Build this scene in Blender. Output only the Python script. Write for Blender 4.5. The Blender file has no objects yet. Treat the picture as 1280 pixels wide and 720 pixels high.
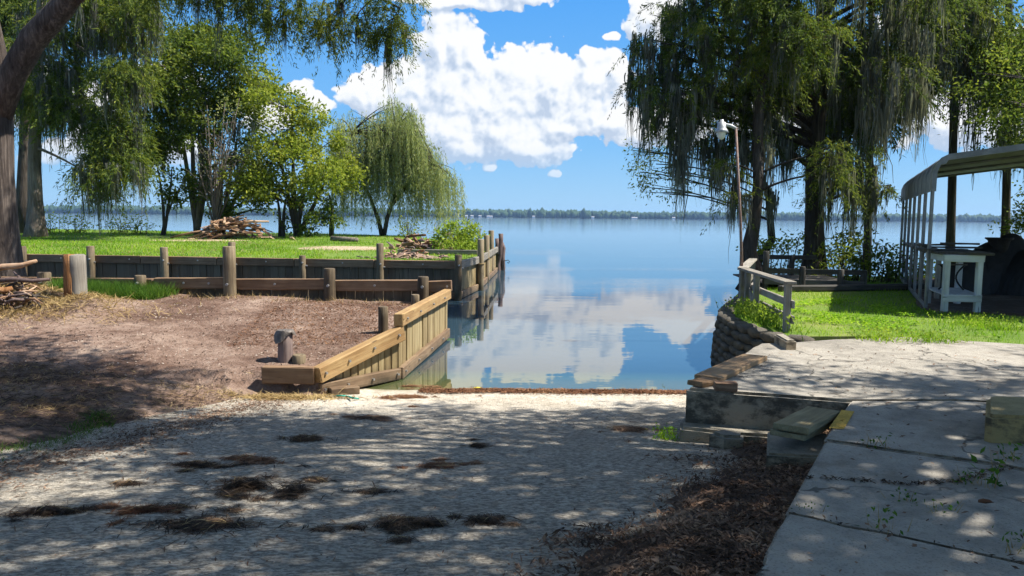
import bpy, bmesh, math, random
import numpy as np
from mathutils import Vector, Matrix, geometry
R = math.radians
SC = bpy.context.scene
COL = SC.collection
rng = np.random.default_rng(7)
random.seed(7)

# ------------------------------------------------------------------ camera
FPX, CAMH = 960.0, 2.6
PITCH, ROLL = math.atan(89 / 960), 0.0098
cam_d = bpy.data.cameras.new('camera')
cam_d.sensor_width = 36.0
cam_d.lens = 36.0 * FPX / 1280.0
cam_d.clip_start, cam_d.clip_end = 0.05, 20000
cam = bpy.data.objects.new('camera', cam_d)
COL.objects.link(cam)
CAMROT = Matrix.Rotation(R(90) - PITCH, 3, 'X') @ Matrix.Rotation(ROLL, 3, 'Z')
cam.matrix_world = Matrix.Translation((0, 0, CAMH)) @ CAMROT.to_4x4()
SC.camera = cam


def ray(px, py):
    return CAMROT @ Vector(((px - 640) / FPX, (360 - py) / FPX, -1.0))


def P(px, py, d):
    """point on the pixel's line of sight at forward distance d"""
    r = ray(px, py)
    return Vector((0, 0, CAMH)) + r * (d / r.y)


def G(px, py, z):
    """point where the pixel's line of sight meets the level z"""
    r = ray(px, py)
    return Vector((0, 0, CAMH)) + r * ((z - CAMH) / r.z)


# ------------------------------------------------------------------ sun, sky, exposure
SUN_AZ, SUN_EL = 87.0, 55.0        # azimuth from +Y towards +X
sdir = Vector((math.sin(R(SUN_AZ)) * math.cos(R(SUN_EL)), math.cos(R(SUN_AZ)) * math.cos(R(SUN_EL)), math.sin(R(SUN_EL))))
sun_d = bpy.data.lights.new('sun', 'SUN')
sun_d.energy = 5.0
sun_d.angle = R(0.53)
sun_d.color = (1.0, 0.95, 0.86)
sun = bpy.data.objects.new('sun', sun_d)
COL.objects.link(sun)
sun.rotation_euler = (-sdir).to_track_quat('-Z', 'Y').to_euler()
sun.location = (40, 20, 60)

SC.view_settings.view_transform = 'Standard'
SC.view_settings.look = 'None'
SC.view_settings.gamma = 1.0
SC.view_settings.use_curve_mapping = False
SC.view_settings.exposure = 1.0
SC.render.engine = 'CYCLES'
SC.cycles.use_denoising = True
SC.cycles.max_bounces = 4
SC.cycles.diffuse_bounces = 2
SC.cycles.glossy_bounces = 2
SC.cycles.transmission_bounces = 2
SC.cycles.transparent_max_bounces = 4
SC.cycles.use_adaptive_sampling = True
SC.cycles.adaptive_threshold = 0.02
SC.cycles.volume_bounces = 0
SC.cycles.caustics_reflective = False
SC.cycles.caustics_refractive = False
SC.cycles.sample_clamp_indirect = 6.0

world = bpy.data.worlds.new('World')
SC.world = world
world.use_nodes = True
world.cycles.sampling_method = 'MANUAL'
world.cycles.sample_map_resolution = 512


class NT:
    """small helper for node trees"""
    def __init__(s, tree):
        s.t = tree
        s.dim = '3D'
        s.n = tree.nodes
        s.l = tree.links

    def add(s, typ, **kw):
        n = s.n.new(typ)
        for k, v in kw.items():
            setattr(n, k, v)
        return n

    def put(s, sock, v):
        if isinstance(v, bpy.types.NodeSocket):
            s.l.new(v, sock)
        elif v is not None:
            sock.default_value = v

    def math(s, op, a, b=None, c=None, clamp=False):
        n = s.add('ShaderNodeMath', operation=op, use_clamp=clamp)
        for i, v in enumerate((a, b, c)):
            if v is not None:
                s.put(n.inputs[i], v)
        return n.outputs[0]

    def vmath(s, op, a, b=None):
        n = s.add('ShaderNodeVectorMath', operation=op)
        s.put(n.inputs[0], a)
        if b is not None:
            s.put(n.inputs[1], b)
        return n.outputs['Value'] if op in ('LENGTH', 'DISTANCE', 'DOT_PRODUCT') else n.outputs[0]

    def noise(s, vec, scale, detail=4.0, rough=0.55, dist=0.0):
        n = s.add('ShaderNodeTexNoise', noise_dimensions=s.dim)
        if vec is not None:
            s.l.new(vec, n.inputs['Vector'])
        n.inputs['Scale'].default_value = scale
        n.inputs['Detail'].default_value = detail
        n.inputs['Roughness'].default_value = rough
        n.inputs['Distortion'].default_value = dist
        return n.outputs['Fac']

    def voro(s, vec, scale, feature='F1', rnd=1.0, out='Distance'):
        n = s.add('ShaderNodeTexVoronoi', feature=feature, voronoi_dimensions=s.dim)
        if vec is not None:
            s.l.new(vec, n.inputs['Vector'])
        n.inputs['Scale'].default_value = scale
        n.inputs['Randomness'].default_value = rnd
        return n.outputs[out]

    def ramp(s, fac, stops, interp='LINEAR'):
        n = s.add('ShaderNodeValToRGB')
        n.color_ramp.interpolation = interp
        e = n.color_ramp.elements
        while len(e) < len(stops):
            e.new(0.5)
        for q, (pos, c) in zip(e, stops):
            q.position = pos
            q.color = (*c, 1) if len(c) == 3 else c
        s.l.new(fac, n.inputs['Fac'])
        return n.outputs['Color']

    def mix(s, fac, a, b, blend='MIX'):
        n = s.add('ShaderNodeMix', data_type='RGBA', blend_type=blend)
        s.put(n.inputs[0], fac)
        for i, v in ((6, a), (7, b)):
            if isinstance(v, tuple) and len(v) == 3:
                v = (*v, 1)
            s.put(n.inputs[i], v)
        return n.outputs[2]

    def maprange(s, v, a, b, c=0.0, d=1.0, smooth=True):
        n = s.add('ShaderNodeMapRange', interpolation_type='SMOOTHSTEP' if smooth else 'LINEAR')
        s.put(n.inputs['Value'], v)
        for k, q in (('From Min', a), ('From Max', b), ('To Min', c), ('To Max', d)):
            n.inputs[k].default_value = q
        return n.outputs[0]

    def mapping(s, vec, scale=(1, 1, 1), rot=(0, 0, 0), loc=(0, 0, 0)):
        n = s.add('ShaderNodeMapping')
        s.l.new(vec, n.inputs['Vector'])
        n.inputs['Scale'].default_value = scale
        n.inputs['Rotation'].default_value = rot
        n.inputs['Location'].default_value = loc
        return n.outputs[0]


def build_world():
    w = NT(world.node_tree)
    w.n.clear()
    out = w.add('ShaderNodeOutputWorld')
    sky = w.add('ShaderNodeTexSky', sky_type='NISHITA')
    sky.sun_disc = False
    sky.sun_elevation = R(SUN_EL)
    sky.sun_rotation = R(SUN_AZ)
    sky.altitude = 0
    sky.air_density = 1.0
    sky.dust_density = 0.35
    sky.ozone_density = 3.0
    hs = w.add('ShaderNodeHueSaturation')
    hs.inputs['Saturation'].default_value = 0.95
    w.l.new(sky.outputs[0], hs.inputs['Color'])
    SKYCOL = hs.outputs[0]
    bg = w.add('ShaderNodeBackground')
    bg.inputs['Strength'].default_value = 0.095
    # direction -> angles (radians)
    tc = w.add('ShaderNodeTexCoord')
    sp = w.add('ShaderNodeSeparateXYZ')
    w.l.new(tc.outputs['Generated'], sp.inputs[0])
    az = w.math('ARCTAN2', sp.outputs[0], sp.outputs[1])
    el = w.math('ARCSINE', sp.outputs[2])
    cv = w.add('ShaderNodeCombineXYZ')
    w.l.new(az, cv.inputs[0])
    w.l.new(el, cv.inputs[1])
    uv0 = cv.outputs[0]
    # humid air: the low sky whitens to a pale blue
    low = w.maprange(el, 0.30, 0.75, 0.92, 0.0)
    w.l.new(w.mix(low, SKYCOL, w.ramp(w.maprange(el, 0.0, 0.30, smooth=False), [(0.0, (1.9, 3.4, 4.9)), (0.3, (1.05, 2.75, 4.95)), (1.0, (0.32, 1.95, 5.0))])), bg.inputs['Color'])
    # cumulus clouds: groups of rounded heaps (given by where they stand in the sky), roughened by noise
    heaps = [(553, 38, 26, 26), (572, 58, 34, 28), (545, 62, 30, 26), (592, 78, 20, 16), (520, 112, 52, 34), (560, 110, 60, 46),
             (478, 116, 44, 26), (448, 120, 28, 16), (605, 125, 46, 40), (655, 92, 34, 38), (690, 105, 42, 42), (636, 122, 42, 40),
             (742, 98, 36, 32), (734, 74, 11, 18), (764, 92, 18, 22), (722, 132, 50, 34), (560, 160, 60, 34), (622, 165, 62, 36),
             (700, 158, 56, 24), (580, 190, 40, 20), (662, 189, 55, 18), (780, 152, 42, 22), (815, 165, 50, 24), (850, 150, 46, 34),
             (697, 211, 10, 5), (615, 210, 10, 6), (570, 1, 80, 11), (640, -12, 70, 18), (818, 22, 36, 28), (796, 34, 16, 18), (765, 47, 12, 6),
             (376, 112, 18, 13), (398, 128, 22, 12), (330, 150, 40, 16), (200, 100, 40, 22), (150, 190, 90, 20), (60, 120, 60, 30),
             (1120, 120, 70, 34), (1210, 150, 70, 34), (1180, 40, 60, 30), (980, 150, 60, 26),
             (1500, 60, 150, 60), (1680, 110, 160, 50), (-250, 60, 170, 60), (-420, 130, 150, 40), (900, -240, 160, 60), (300, -300, 190, 60)]
    grp = bpy.data.node_groups.new('cloud_field', 'ShaderNodeTree')
    grp.interface.new_socket('uv', in_out='INPUT', socket_type='NodeSocketVector')
    grp.interface.new_socket('h', in_out='OUTPUT', socket_type='NodeSocketFloat')
    grp.interface.new_socket('broad', in_out='OUTPUT', socket_type='NodeSocketFloat')
    g = NT(grp)
    g.dim = '2D'
    gi, go = g.add('NodeGroupInput'), g.add('NodeGroupOutput')
    uv = gi.outputs[0]
    wn = g.add('ShaderNodeTexNoise', noise_dimensions='2D')
    wn.inputs['Scale'].default_value = 14
    wn.inputs['Detail'].default_value = 3
    g.l.new(uv, wn.inputs['Vector'])
    wv = g.vmath('SUBTRACT', wn.outputs['Color'], (0.5, 0.5, 0.5))
    wv = g.vmath('MULTIPLY', wv, (0.03, 0.03, 0.0))
    uvw = g.vmath('ADD', uv, wv)
    acc = None
    for (cx, cy, rx, ry) in heaps:
        d = ray(cx, cy).normalized()
        a0, e0 = math.atan2(d.x, d.y), math.asin(d.z)
        v = g.vmath('SUBTRACT', uvw, (a0, e0, 0))
        v = g.vmath('MULTIPLY', v, (FPX / rx, FPX / ry, 0))
        h = g.math('SUBTRACT', 1.0, g.vmath('LENGTH', v))
        acc = h if acc is None else g.math('SMOOTH_MAX', acc, h, 0.22)
    # unseen cumulus added over the rest of the sky, cover set for ambient light
    rest = g.math('MULTIPLY', g.math('SUBTRACT', g.noise(uv, 2.6, 4, 0.5), 0.63), 5.0)
    us = g.add('ShaderNodeSeparateXYZ')
    g.l.new(uv, us.inputs[0])
    away = g.math('MAXIMUM', g.maprange(g.math('ABSOLUTE', us.outputs[0]), 0.62, 0.85), g.maprange(us.outputs[1], 0.30, 0.50))
    rest = g.math('ADD', rest, g.math('MULTIPLY_ADD', away, 3.0, -3.0))
    acc = g.math('SMOOTH_MAX', acc, rest, 0.2)
    b1 = g.voro(uvw, 26, 'SMOOTH_F1')
    uvs = g.vmath('ADD', uv, g.vmath('MULTIPLY', wv, (0.35, 0.35, 0.0)))
    b2 = g.voro(uvs, 60, 'SMOOTH_F1')
    b3 = g.voro(uvs, 140, 'SMOOTH_F1')
    n1 = g.noise(uvs, 90, 5, 0.6)
    t = g.math('MULTIPLY_ADD', g.math('SUBTRACT', 0.42, b1), 0.55, acc)
    t = g.math('MULTIPLY_ADD', g.math('SUBTRACT', 0.42, b2), 0.5, t)
    t = g.math('MULTIPLY_ADD', g.math('SUBTRACT', 0.42, b3), 0.3, t)
    t = g.math('MULTIPLY_ADD', g.math('SUBTRACT', n1, 0.5), 0.45, t)
    g.l.new(t, go.inputs[0])
    g.l.new(g.math('MULTIPLY_ADD', g.math('SUBTRACT', 0.42, b1), 0.55, acc), go.inputs[1])

    def field(vec):
        n = w.add('ShaderNodeGroup')
        n.node_tree = grp
        w.l.new(vec, n.inputs[0])
        return n.outputs[0], n.outputs[1]
    h0, a0 = field(uv0)
    h1, _ = field(w.vmath('ADD', uv0, (0.005, 0.008, 0)))
    _, a1 = field(w.vmath('ADD', uv0, (0.012, 0.028, 0)))
    alpha = w.maprange(h0, -0.06, 0.12)
    soft = w.noise(uv0, 9, 3)
    slope = w.math('SUBTRACT', h0, h1)
    lit = w.math('MULTIPLY_ADD', slope, 1.0, 0.52)
    lit = w.math('MULTIPLY_ADD', w.math('SUBTRACT', a0, a1), 0.42, lit, clamp=True)
    lit = w.math('ADD', lit, w.maprange(el, 0.055, 0.12, -0.12, 0.04), clamp=True)
    deep = w.maprange(h0, 0.15, 1.3, 0.0, -0.05)
    lit = w.math('ADD', lit, deep, clamp=True)
    lit = w.math('MULTIPLY_ADD', w.math('SUBTRACT', soft, 0.5), 0.35, lit, clamp=True)
    colr = w.ramp(lit, [(0.0, (0.52, 0.62, 0.78)), (0.3, (0.70, 0.78, 0.90)), (0.6, (0.93, 0.96, 1.0)), (0.85, (1.0, 1.0, 1.0))])
    bc = w.add('ShaderNodeBackground')
    w.l.new(colr, bc.inputs['Color'])
    bc.inputs['Strength'].default_value = 0.515
    mx = w.add('ShaderNodeMixShader')
    fade = w.maprange(el, 0.02, 0.10, 0.25, 1.0)
    w.l.new(w.math('MULTIPLY', w.math('MULTIPLY', alpha, fade), 0.97), mx.inputs[0])
    w.l.new(bg.outputs[0], mx.inputs[1])
    w.l.new(bc.outputs[0], mx.inputs[2])
    w.l.new(mx.outputs[0], out.inputs['Surface'])


build_world()

# ------------------------------------------------------------------ materials
MATS = {}


def mat(name):
    m = bpy.data.materials.new(name)
    m.use_nodes = True
    n = NT(m.node_tree)
    n.n.clear()
    out = n.add('ShaderNodeOutputMaterial')
    MATS[name] = m
    return m, n, out


def principled(n, out, color, rough=0.8, bump=None, bstr=0.3, bdist=0.02, metal=0.0, spec=0.3):
    b = n.add('ShaderNodeBsdfPrincipled')
    if isinstance(color, tuple):
        color = (*color[:3], 1)
    n.put(b.inputs['Base Color'], color)
    n.put(b.inputs['Roughness'], rough)
    b.inputs['Metallic'].default_value = metal
    b.inputs['Specular IOR Level'].default_value = spec
    if bump is not None:
        bp = n.add('ShaderNodeBump')
        bp.inputs['Strength'].default_value = bstr
        bp.inputs['Distance'].default_value = bdist
        n.l.new(bump, bp.inputs['Height'])
        n.l.new(bp.outputs[0], b.inputs['Normal'])
    n.l.new(b.outputs[0], out.inputs['Surface'])
    return b


def wpos(n):
    return n.add('ShaderNodeNewGeometry').outputs['Position']


def wood(name, c_dark, c_mid, c_light, axis='X', rough=0.75, grey=0.0, wet=None):
    m, n, out = mat(name)
    tc = n.add('ShaderNodeTexCoord')
    oi = n.add('ShaderNodeObjectInfo')
    sc = {'X': (1.2, 22, 22), 'Z': (22, 22, 1.2)}[axis]
    v = n.vmath('ADD', tc.outputs['Object'], n.vmath('MULTIPLY', n.add('ShaderNodeCombineXYZ').outputs[0], (0, 0, 0)))
    off = n.add('ShaderNodeCombineXYZ')
    for i in range(3):
        n.l.new(n.math('MULTIPLY', oi.outputs['Random'], 37.0 + 11 * i), off.inputs[i])
    v = n.vmath('ADD', v, off.outputs[0])
    mp = n.mapping(v, sc)
    g1 = n.noise(mp, 1.0, 5, 0.6, 0.6)
    g2 = n.noise(n.mapping(v, tuple(x * 3 for x in sc)), 1.0, 3, 0.6)
    bl = n.noise(v, 2.2, 4, 0.6)
    f = n.math('ADD', n.math('MULTIPLY', g1, 0.62), n.math('MULTIPLY', bl, 0.38))
    f = n.math('ADD', f, n.math('MULTIPLY_ADD', oi.outputs['Random'], 0.22, -0.11))
    c = n.ramp(f, [(0.3, c_dark), (0.5, c_mid), (0.68, c_light)])
    # knots
    kn = n.voro(n.mapping(v, tuple(0.9 if q < 5 else 5.0 for q in sc)), 1.6)
    c = n.mix(n.maprange(kn, 0.05, 0.13, 0.75, 0.0), c, tuple(x * 0.35 for x in c_dark))
    if wet:
        z = n.add('ShaderNodeSeparateXYZ')
        n.l.new(wpos(n), z.inputs[0])
        zz = n.math('MULTIPLY_ADD', n.math('SUBTRACT', bl, 0.5), 0.35, z.outputs[2])
        c = n.mix(n.maprange(zz, wet[0], wet[1], 0.85, 0.0), c, (0.035, 0.032, 0.02))
    principled(n, out, c, rough, n.math('ADD', g1, n.math('MULTIPLY', g2, 0.6)), 0.55, 0.012)
    return m


wood('timber_x', (0.14, 0.078, 0.03), (0.27, 0.16, 0.065), (0.37, 0.245, 0.11), 'X')
wood('timber_z', (0.17, 0.12, 0.055), (0.29, 0.22, 0.11), (0.38, 0.31, 0.17), 'Z', wet=(0.0, 0.3))
wood('timber_wet_x', (0.08, 0.05, 0.03), (0.16, 0.105, 0.062), (0.25, 0.18, 0.11), 'X', wet=(-0.05, 0.16))
wood('brown_x', (0.10, 0.058, 0.032), (0.19, 0.115, 0.065), (0.29, 0.19, 0.11), 'X')
wood('brown_z', (0.085, 0.06, 0.04), (0.14, 0.105, 0.07), (0.2, 0.155, 0.105), 'Z', wet=(0.0, 0.35))
wood('post_z', (0.05, 0.036, 0.022), (0.125, 0.092, 0.055), (0.23, 0.18, 0.11), 'Z', wet=(0.05, 0.45))
wood('pile_z', (0.1, 0.075, 0.045), (0.2, 0.155, 0.095), (0.29, 0.235, 0.15), 'Z', wet=(0.1, 0.5))
wood('grey_x', (0.12, 0.105, 0.085), (0.22, 0.20, 0.165), (0.33, 0.305, 0.26), 'X')
wood('grey_z', (0.20, 0.18, 0.15), (0.34, 0.315, 0.27), (0.5, 0.47, 0.42), 'Z')
wood('darkgrey_x', (0.03, 0.027, 0.024), (0.06, 0.054, 0.046), (0.11, 0.1, 0.085), 'X')
wood('darkgrey_z', (0.03, 0.027, 0.024), (0.06, 0.054, 0.046), (0.11, 0.1, 0.085), 'Z')
wood('scrap_x', (0.13, 0.065, 0.035), (0.30, 0.18, 0.105), (0.52, 0.38, 0.26), 'X')
wood('plank_dock_x', (0.14, 0.075, 0.035), (0.25, 0.15, 0.075), (0.35, 0.235, 0.13), 'X')
wood('plank_green_x', (0.12, 0.095, 0.05), (0.23, 0.19, 0.1), (0.34, 0.29, 0.165), 'X')
wood('white_x', (0.27, 0.29, 0.3), (0.43, 0.45, 0.46), (0.52, 0.54, 0.55), 'X', 0.55)
wood('white_z', (0.5, 0.52, 0.52), (0.72, 0.74, 0.74), (0.8, 0.81, 0.81), 'Z', 0.55)
wood('driftwood_z', (0.055, 0.035, 0.032), (0.13, 0.09, 0.08), (0.22, 0.165, 0.145), 'Z')
wood('debarked_z', (0.16, 0.14, 0.115), (0.27, 0.245, 0.205), (0.38, 0.35, 0.3), 'Z')


def simple(name, color, rough=0.7, metal=0.0, nscale=8.0, var=0.25, bstr=0.2, spec=0.3, color2=None):
    m, n, out = mat(name)
    tc = n.add('ShaderNodeTexCoord')
    f = n.noise(tc.outputs['Object'], nscale, 5, 0.6)
    c2 = color2 or tuple(x * (1 - var) for x in color)
    c = n.mix(n.maprange(f, 0.35, 0.65), c2, color)
    principled(n, out, c, rough, f, bstr, 0.01, metal, spec)
    return m


simple('bolt_metal', (0.45, 0.43, 0.40), 0.45, 0.8)
simple('galvanised', (0.22, 0.225, 0.23), 0.42, 0.35, 4.0, 0.3, 0.05)
simple('roof_under', (0.27, 0.275, 0.27), 0.5, 0.3, 3.0, 0.3, 0.05)
simple('rust_pole', (0.24, 0.19, 0.17), 0.75, 0.2, 25, 0.5, color2=(0.2, 0.11, 0.08))
simple('lamp_grey', (0.48, 0.5, 0.52), 0.5, 0.3, 14, 0.3)
simple('lamp_glass', (0.86, 0.86, 0.82), 0.15, 0.0, 10, 0.05, 0.0, 0.5)
simple('black_tarp', (0.012, 0.012, 0.013), 0.6, 0.0, 9, 0.4, 0.5)
simple('iron', (0.03, 0.028, 0.027), 0.6, 0.4, 20, 0.4)
simple('rope_green', (0.03, 0.33, 0.25), 0.5, 0.0, 60, 0.3)
simple('torn_plastic', (0.16, 0.135, 0.115), 0.5, 0.0, 12, 0.45, 0.4)
simple('house_white', (0.85, 0.85, 0.83), 0.7)
simple('house_roof', (0.35, 0.33, 0.33), 0.7)
simple('yellow_leaf', (0.62, 0.5, 0.05), 0.6)
simple('grey_block', (0.17, 0.165, 0.145), 0.9, 0.0, 18, 0.4, 0.5)
simple('soil_dark', (0.05, 0.038, 0.028), 0.95, 0.0, 12, 0.5, 0.6)


def mat_ramp():
    m, n, out = mat('ramp_concrete')
    p = wpos(n)
    big = n.noise(p, 0.55, 5, 0.6)
    med = n.noise(p, 3.5, 6, 0.65)
    fine = n.noise(p, 30, 5, 0.75)
    wr = n.vmath('ADD', p, n.vmath('MULTIPLY', n.add('ShaderNodeTexNoise').outputs['Color'], (0.0, 0.0, 0.0)))
    st = n.noise(n.mapping(wr, (14, 34, 10), (0, 0, R(-20))), 1.0, 4, 0.65, 0.8)
    agg = n.voro(p, 34)
    f = n.math('ADD', n.math('MULTIPLY', big, 0.4), n.math('MULTIPLY', med, 0.6))
    c = n.ramp(f, [(0.28, (0.30, 0.26, 0.20)), (0.42, (0.52, 0.455, 0.36)), (0.55, (0.66, 0.595, 0.49)), (0.75, (0.72, 0.66, 0.56))])
    c = n.mix(n.maprange(st, 0.37, 0.52, 0.55, 0.0), c, (0.18, 0.155, 0.125))
    c = n.mix(n.maprange(fine, 0.36, 0.48, 0.45, 0.0), c, (0.16, 0.14, 0.11))
    c = n.mix(n.maprange(agg, 0.02, 0.16, 0.15, 0.0), c, (0.6, 0.57, 0.5))
    # the upper ramp is scored, pitted and dirtier than the sandy strip by the water
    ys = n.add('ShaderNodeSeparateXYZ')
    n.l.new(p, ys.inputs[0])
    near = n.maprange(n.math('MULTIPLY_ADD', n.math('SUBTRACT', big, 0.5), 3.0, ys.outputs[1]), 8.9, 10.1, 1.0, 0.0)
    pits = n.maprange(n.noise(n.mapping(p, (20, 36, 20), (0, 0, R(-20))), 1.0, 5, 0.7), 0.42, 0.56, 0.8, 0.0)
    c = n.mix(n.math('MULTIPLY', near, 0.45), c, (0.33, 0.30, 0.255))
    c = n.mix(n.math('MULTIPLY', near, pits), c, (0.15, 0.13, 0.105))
    # algae and damp near the waterline
    z = n.add('ShaderNodeSeparateXYZ')
    n.l.new(p, z.inputs[0])
    zz = n.math('MULTIPLY_ADD', n.math('SUBTRACT', med, 0.5), 0.05, z.outputs[2])
    c = n.mix(n.maprange(zz, -0.02, 0.03, 0.75, 0.0), c, (0.2, 0.185, 0.09))
    h = n.math('ADD', n.math('MULTIPLY', st, 1.0), n.math('MULTIPLY', fine, 0.6))
    h = n.math('ADD', h, n.math('MULTIPLY', agg, 0.25))
    principled(n, out, c, 0.9, h, 0.8, 0.05, 0, 0.2)


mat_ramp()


def mat_slab(name, tint, dark=0.5):
    m, n, out = mat(name)
    p = wpos(n)
    big = n.noise(p, 0.8, 5, 0.6)
    med = n.noise(p, 5, 6, 0.65)
    fine = n.noise(p, 60, 4, 0.7)
    f = n.math('ADD', n.math('MULTIPLY', big, 0.5), n.math('MULTIPLY', med, 0.5))
    c = n.ramp(f, [(0.34, tuple(x * dark for x in tint)), (0.46, tuple(x * 0.75 for x in tint)), (0.56, tuple(x * 0.95 for x in tint)), (0.7, tuple(x * 1.08 for x in tint))])
    c = n.mix(n.maprange(fine, 0.36, 0.48, 0.5, 0.0), c, tuple(x * 0.35 for x in tint))
    c = n.mix(n.maprange(n.noise(p, 1.7, 6, 0.7), 0.56, 0.7, 0.0, 0.5), c, tuple(x * y for x, y in zip(tint, (0.45, 0.4, 0.34))))
    wv = n.add('ShaderNodeTexNoise')
    wv.inputs['Scale'].default_value = 2.5
    wv.inputs['Detail'].default_value = 4
    n.l.new(p, wv.inputs['Vector'])
    pw = n.vmath('ADD', p, n.vmath('MULTIPLY', n.vmath('SUBTRACT', wv.outputs['Color'], (0.5, 0.5, 0.5)), (0.9, 0.9, 0.9)))
    hair = n.maprange(n.voro(pw, 0.55, 'DISTANCE_TO_EDGE'), 0.004, 0.016, 1.0, 0.0)
    hair = n.math('MULTIPLY', hair, n.maprange(big, 0.40, 0.50, 0.0, 0.85))
    c = n.mix(hair, c, tuple(x * 0.22 for x in tint))
    # weathered vertical faces: black mould
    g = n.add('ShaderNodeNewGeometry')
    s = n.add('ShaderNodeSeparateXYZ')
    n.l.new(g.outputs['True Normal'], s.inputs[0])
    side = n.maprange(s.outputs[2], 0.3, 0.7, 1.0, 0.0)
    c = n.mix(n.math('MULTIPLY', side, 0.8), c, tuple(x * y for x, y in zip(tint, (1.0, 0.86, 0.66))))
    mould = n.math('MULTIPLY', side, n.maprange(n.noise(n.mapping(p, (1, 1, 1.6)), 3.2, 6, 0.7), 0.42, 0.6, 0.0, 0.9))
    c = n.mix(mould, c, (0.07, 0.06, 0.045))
    h = n.math('ADD', med, n.math('MULTIPLY', fine, 0.7))
    principled(n, out, c, 0.88, h, 0.8, 0.03, 0, 0.2)


mat_slab('slab_concrete', (0.40, 0.365, 0.31))
mat_slab('rough_concrete', (0.40, 0.36, 0.29), 0.35)
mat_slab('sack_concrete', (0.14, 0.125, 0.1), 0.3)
mat_slab('yellow_concrete', (0.40, 0.33, 0.17), 0.5)
mat_slab('yellow_paint', (0.62, 0.4, 0.08), 0.5)


def mat_dirt(name, stops, bstr=0.8, scale=1.0):
    m, n, out = mat(name)
    p = wpos(n)
    big = n.noise(p, 0.7 * scale, 5, 0.65)
    med = n.noise(p, 5.0 * scale, 6, 0.7)
    fine = n.noise(p, 38, 5, 0.75)
    vor = n.voro(p, 26)
    f = n.math('ADD', n.math('MULTIPLY', big, 0.5), n.math('MULTIPLY', med, 0.3))
    f = n.math('ADD', f, n.math('MULTIPLY', fine, 0.2))
    c = n.ramp(f, stops)
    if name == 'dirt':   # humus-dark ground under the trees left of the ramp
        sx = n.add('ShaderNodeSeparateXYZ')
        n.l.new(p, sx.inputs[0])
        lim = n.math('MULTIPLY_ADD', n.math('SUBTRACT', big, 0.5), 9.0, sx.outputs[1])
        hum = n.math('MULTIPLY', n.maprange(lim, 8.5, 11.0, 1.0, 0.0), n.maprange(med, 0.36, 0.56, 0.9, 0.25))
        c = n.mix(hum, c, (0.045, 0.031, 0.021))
    c = n.mix(n.maprange(vor, 0.03, 0.12, 0.5, 0.0), c, (0.42, 0.36, 0.30))
    c = n.mix(n.maprange(fine, 0.3, 0.44, 0.6, 0.0), c, (0.06, 0.045, 0.035))
    h = n.math('ADD', n.math('MULTIPLY', fine, 0.8), med)
    principled(n, out, c, 0.95, h, bstr, 0.04, 0, 0.15)


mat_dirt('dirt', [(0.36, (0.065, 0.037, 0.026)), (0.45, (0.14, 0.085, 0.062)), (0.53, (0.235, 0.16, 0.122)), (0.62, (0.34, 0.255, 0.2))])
mat_dirt('litter_soil', [(0.35, (0.045, 0.03, 0.023)), (0.5, (0.1, 0.07, 0.053)), (0.6, (0.2, 0.155, 0.125)), (0.72, (0.34, 0.29, 0.24))])
mat_dirt('lawn_soil', [(0.36, (0.07, 0.13, 0.02)), (0.5, (0.12, 0.19, 0.03)), (0.6, (0.19, 0.22, 0.06)), (0.7, (0.34, 0.28, 0.18))], 0.5, 0.6)
mat_dirt('sand_patch', [(0.36, (0.26, 0.18, 0.11)), (0.5, (0.4, 0.31, 0.21)), (0.7, (0.5, 0.41, 0.3))])


def leafmat(name, c1, c2, c3, trans=0.4, nscale=0.8, rough=0.5):
    m, n, out = mat(name)
    g = n.add('ShaderNodeNewGeometry')
    r = g.outputs['Random Per Island']
    cl = n.noise(g.outputs['Position'], nscale, 3, 0.6)
    f = n.math('ADD', n.math('MULTIPLY', r, 0.55), n.math('MULTIPLY', n.maprange(cl, 0.3, 0.7), 0.45))
    c = n.ramp(f, [(0.1, c1), (0.5, c2), (0.9, c3)])
    b = n.add('ShaderNodeBsdfPrincipled')
    n.l.new(c, b.inputs['Base Color'])
    b.inputs['Roughness'].default_value = max(rough, 0.65)
    b.inputs['Specular IOR Level'].default_value = 0.08
    t = n.add('ShaderNodeBsdfTranslucent')
    n.l.new(n.mix(0.35, c, n.mix(1.0, c, (1.6, 1.7, 0.5), 'MULTIPLY')), t.inputs['Color'])
    mx = n.add('ShaderNodeMixShader')
    mx.inputs[0].default_value = trans
    n.l.new(b.outputs[0], mx.inputs[1])
    n.l.new(t.outputs[0], mx.inputs[2])
    n.l.new(mx.outputs[0], out.inputs['Surface'])


leafmat('leaf_cypress', (0.04, 0.07, 0.015), (0.11, 0.155, 0.03), (0.27, 0.29, 0.05), 0.42)
leafmat('leaf_cypress_dark', (0.03, 0.056, 0.015), (0.09, 0.13, 0.03), (0.24, 0.27, 0.05), 0.45)
leafmat('leaf_broad_dark', (0.045, 0.08, 0.018), (0.115, 0.165, 0.03), (0.25, 0.28, 0.045), 0.45)
leafmat('leaf_broad_light', (0.10, 0.14, 0.02), (0.22, 0.27, 0.035), (0.36, 0.37, 0.055), 0.45)
leafmat('leaf_willow', (0.2, 0.24, 0.09), (0.32, 0.36, 0.15), (0.44, 0.45, 0.22), 0.5)
leafmat('leaf_bush', (0.12, 0.18, 0.025), (0.24, 0.33, 0.04), (0.38, 0.45, 0.07), 0.45)
leafmat('dry_twig', (0.13, 0.09, 0.05), (0.24, 0.18, 0.1), (0.36, 0.29, 0.18), 0.25, 2.0)
leafmat('grass_blade', (0.095, 0.2, 0.014), (0.2, 0.36, 0.022), (0.38, 0.5, 0.05), 0.45, 0.45)
leafmat('grass_lush', (0.035, 0.09, 0.012), (0.07, 0.15, 0.02), (0.14, 0.22, 0.035), 0.4, 2.0)
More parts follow.
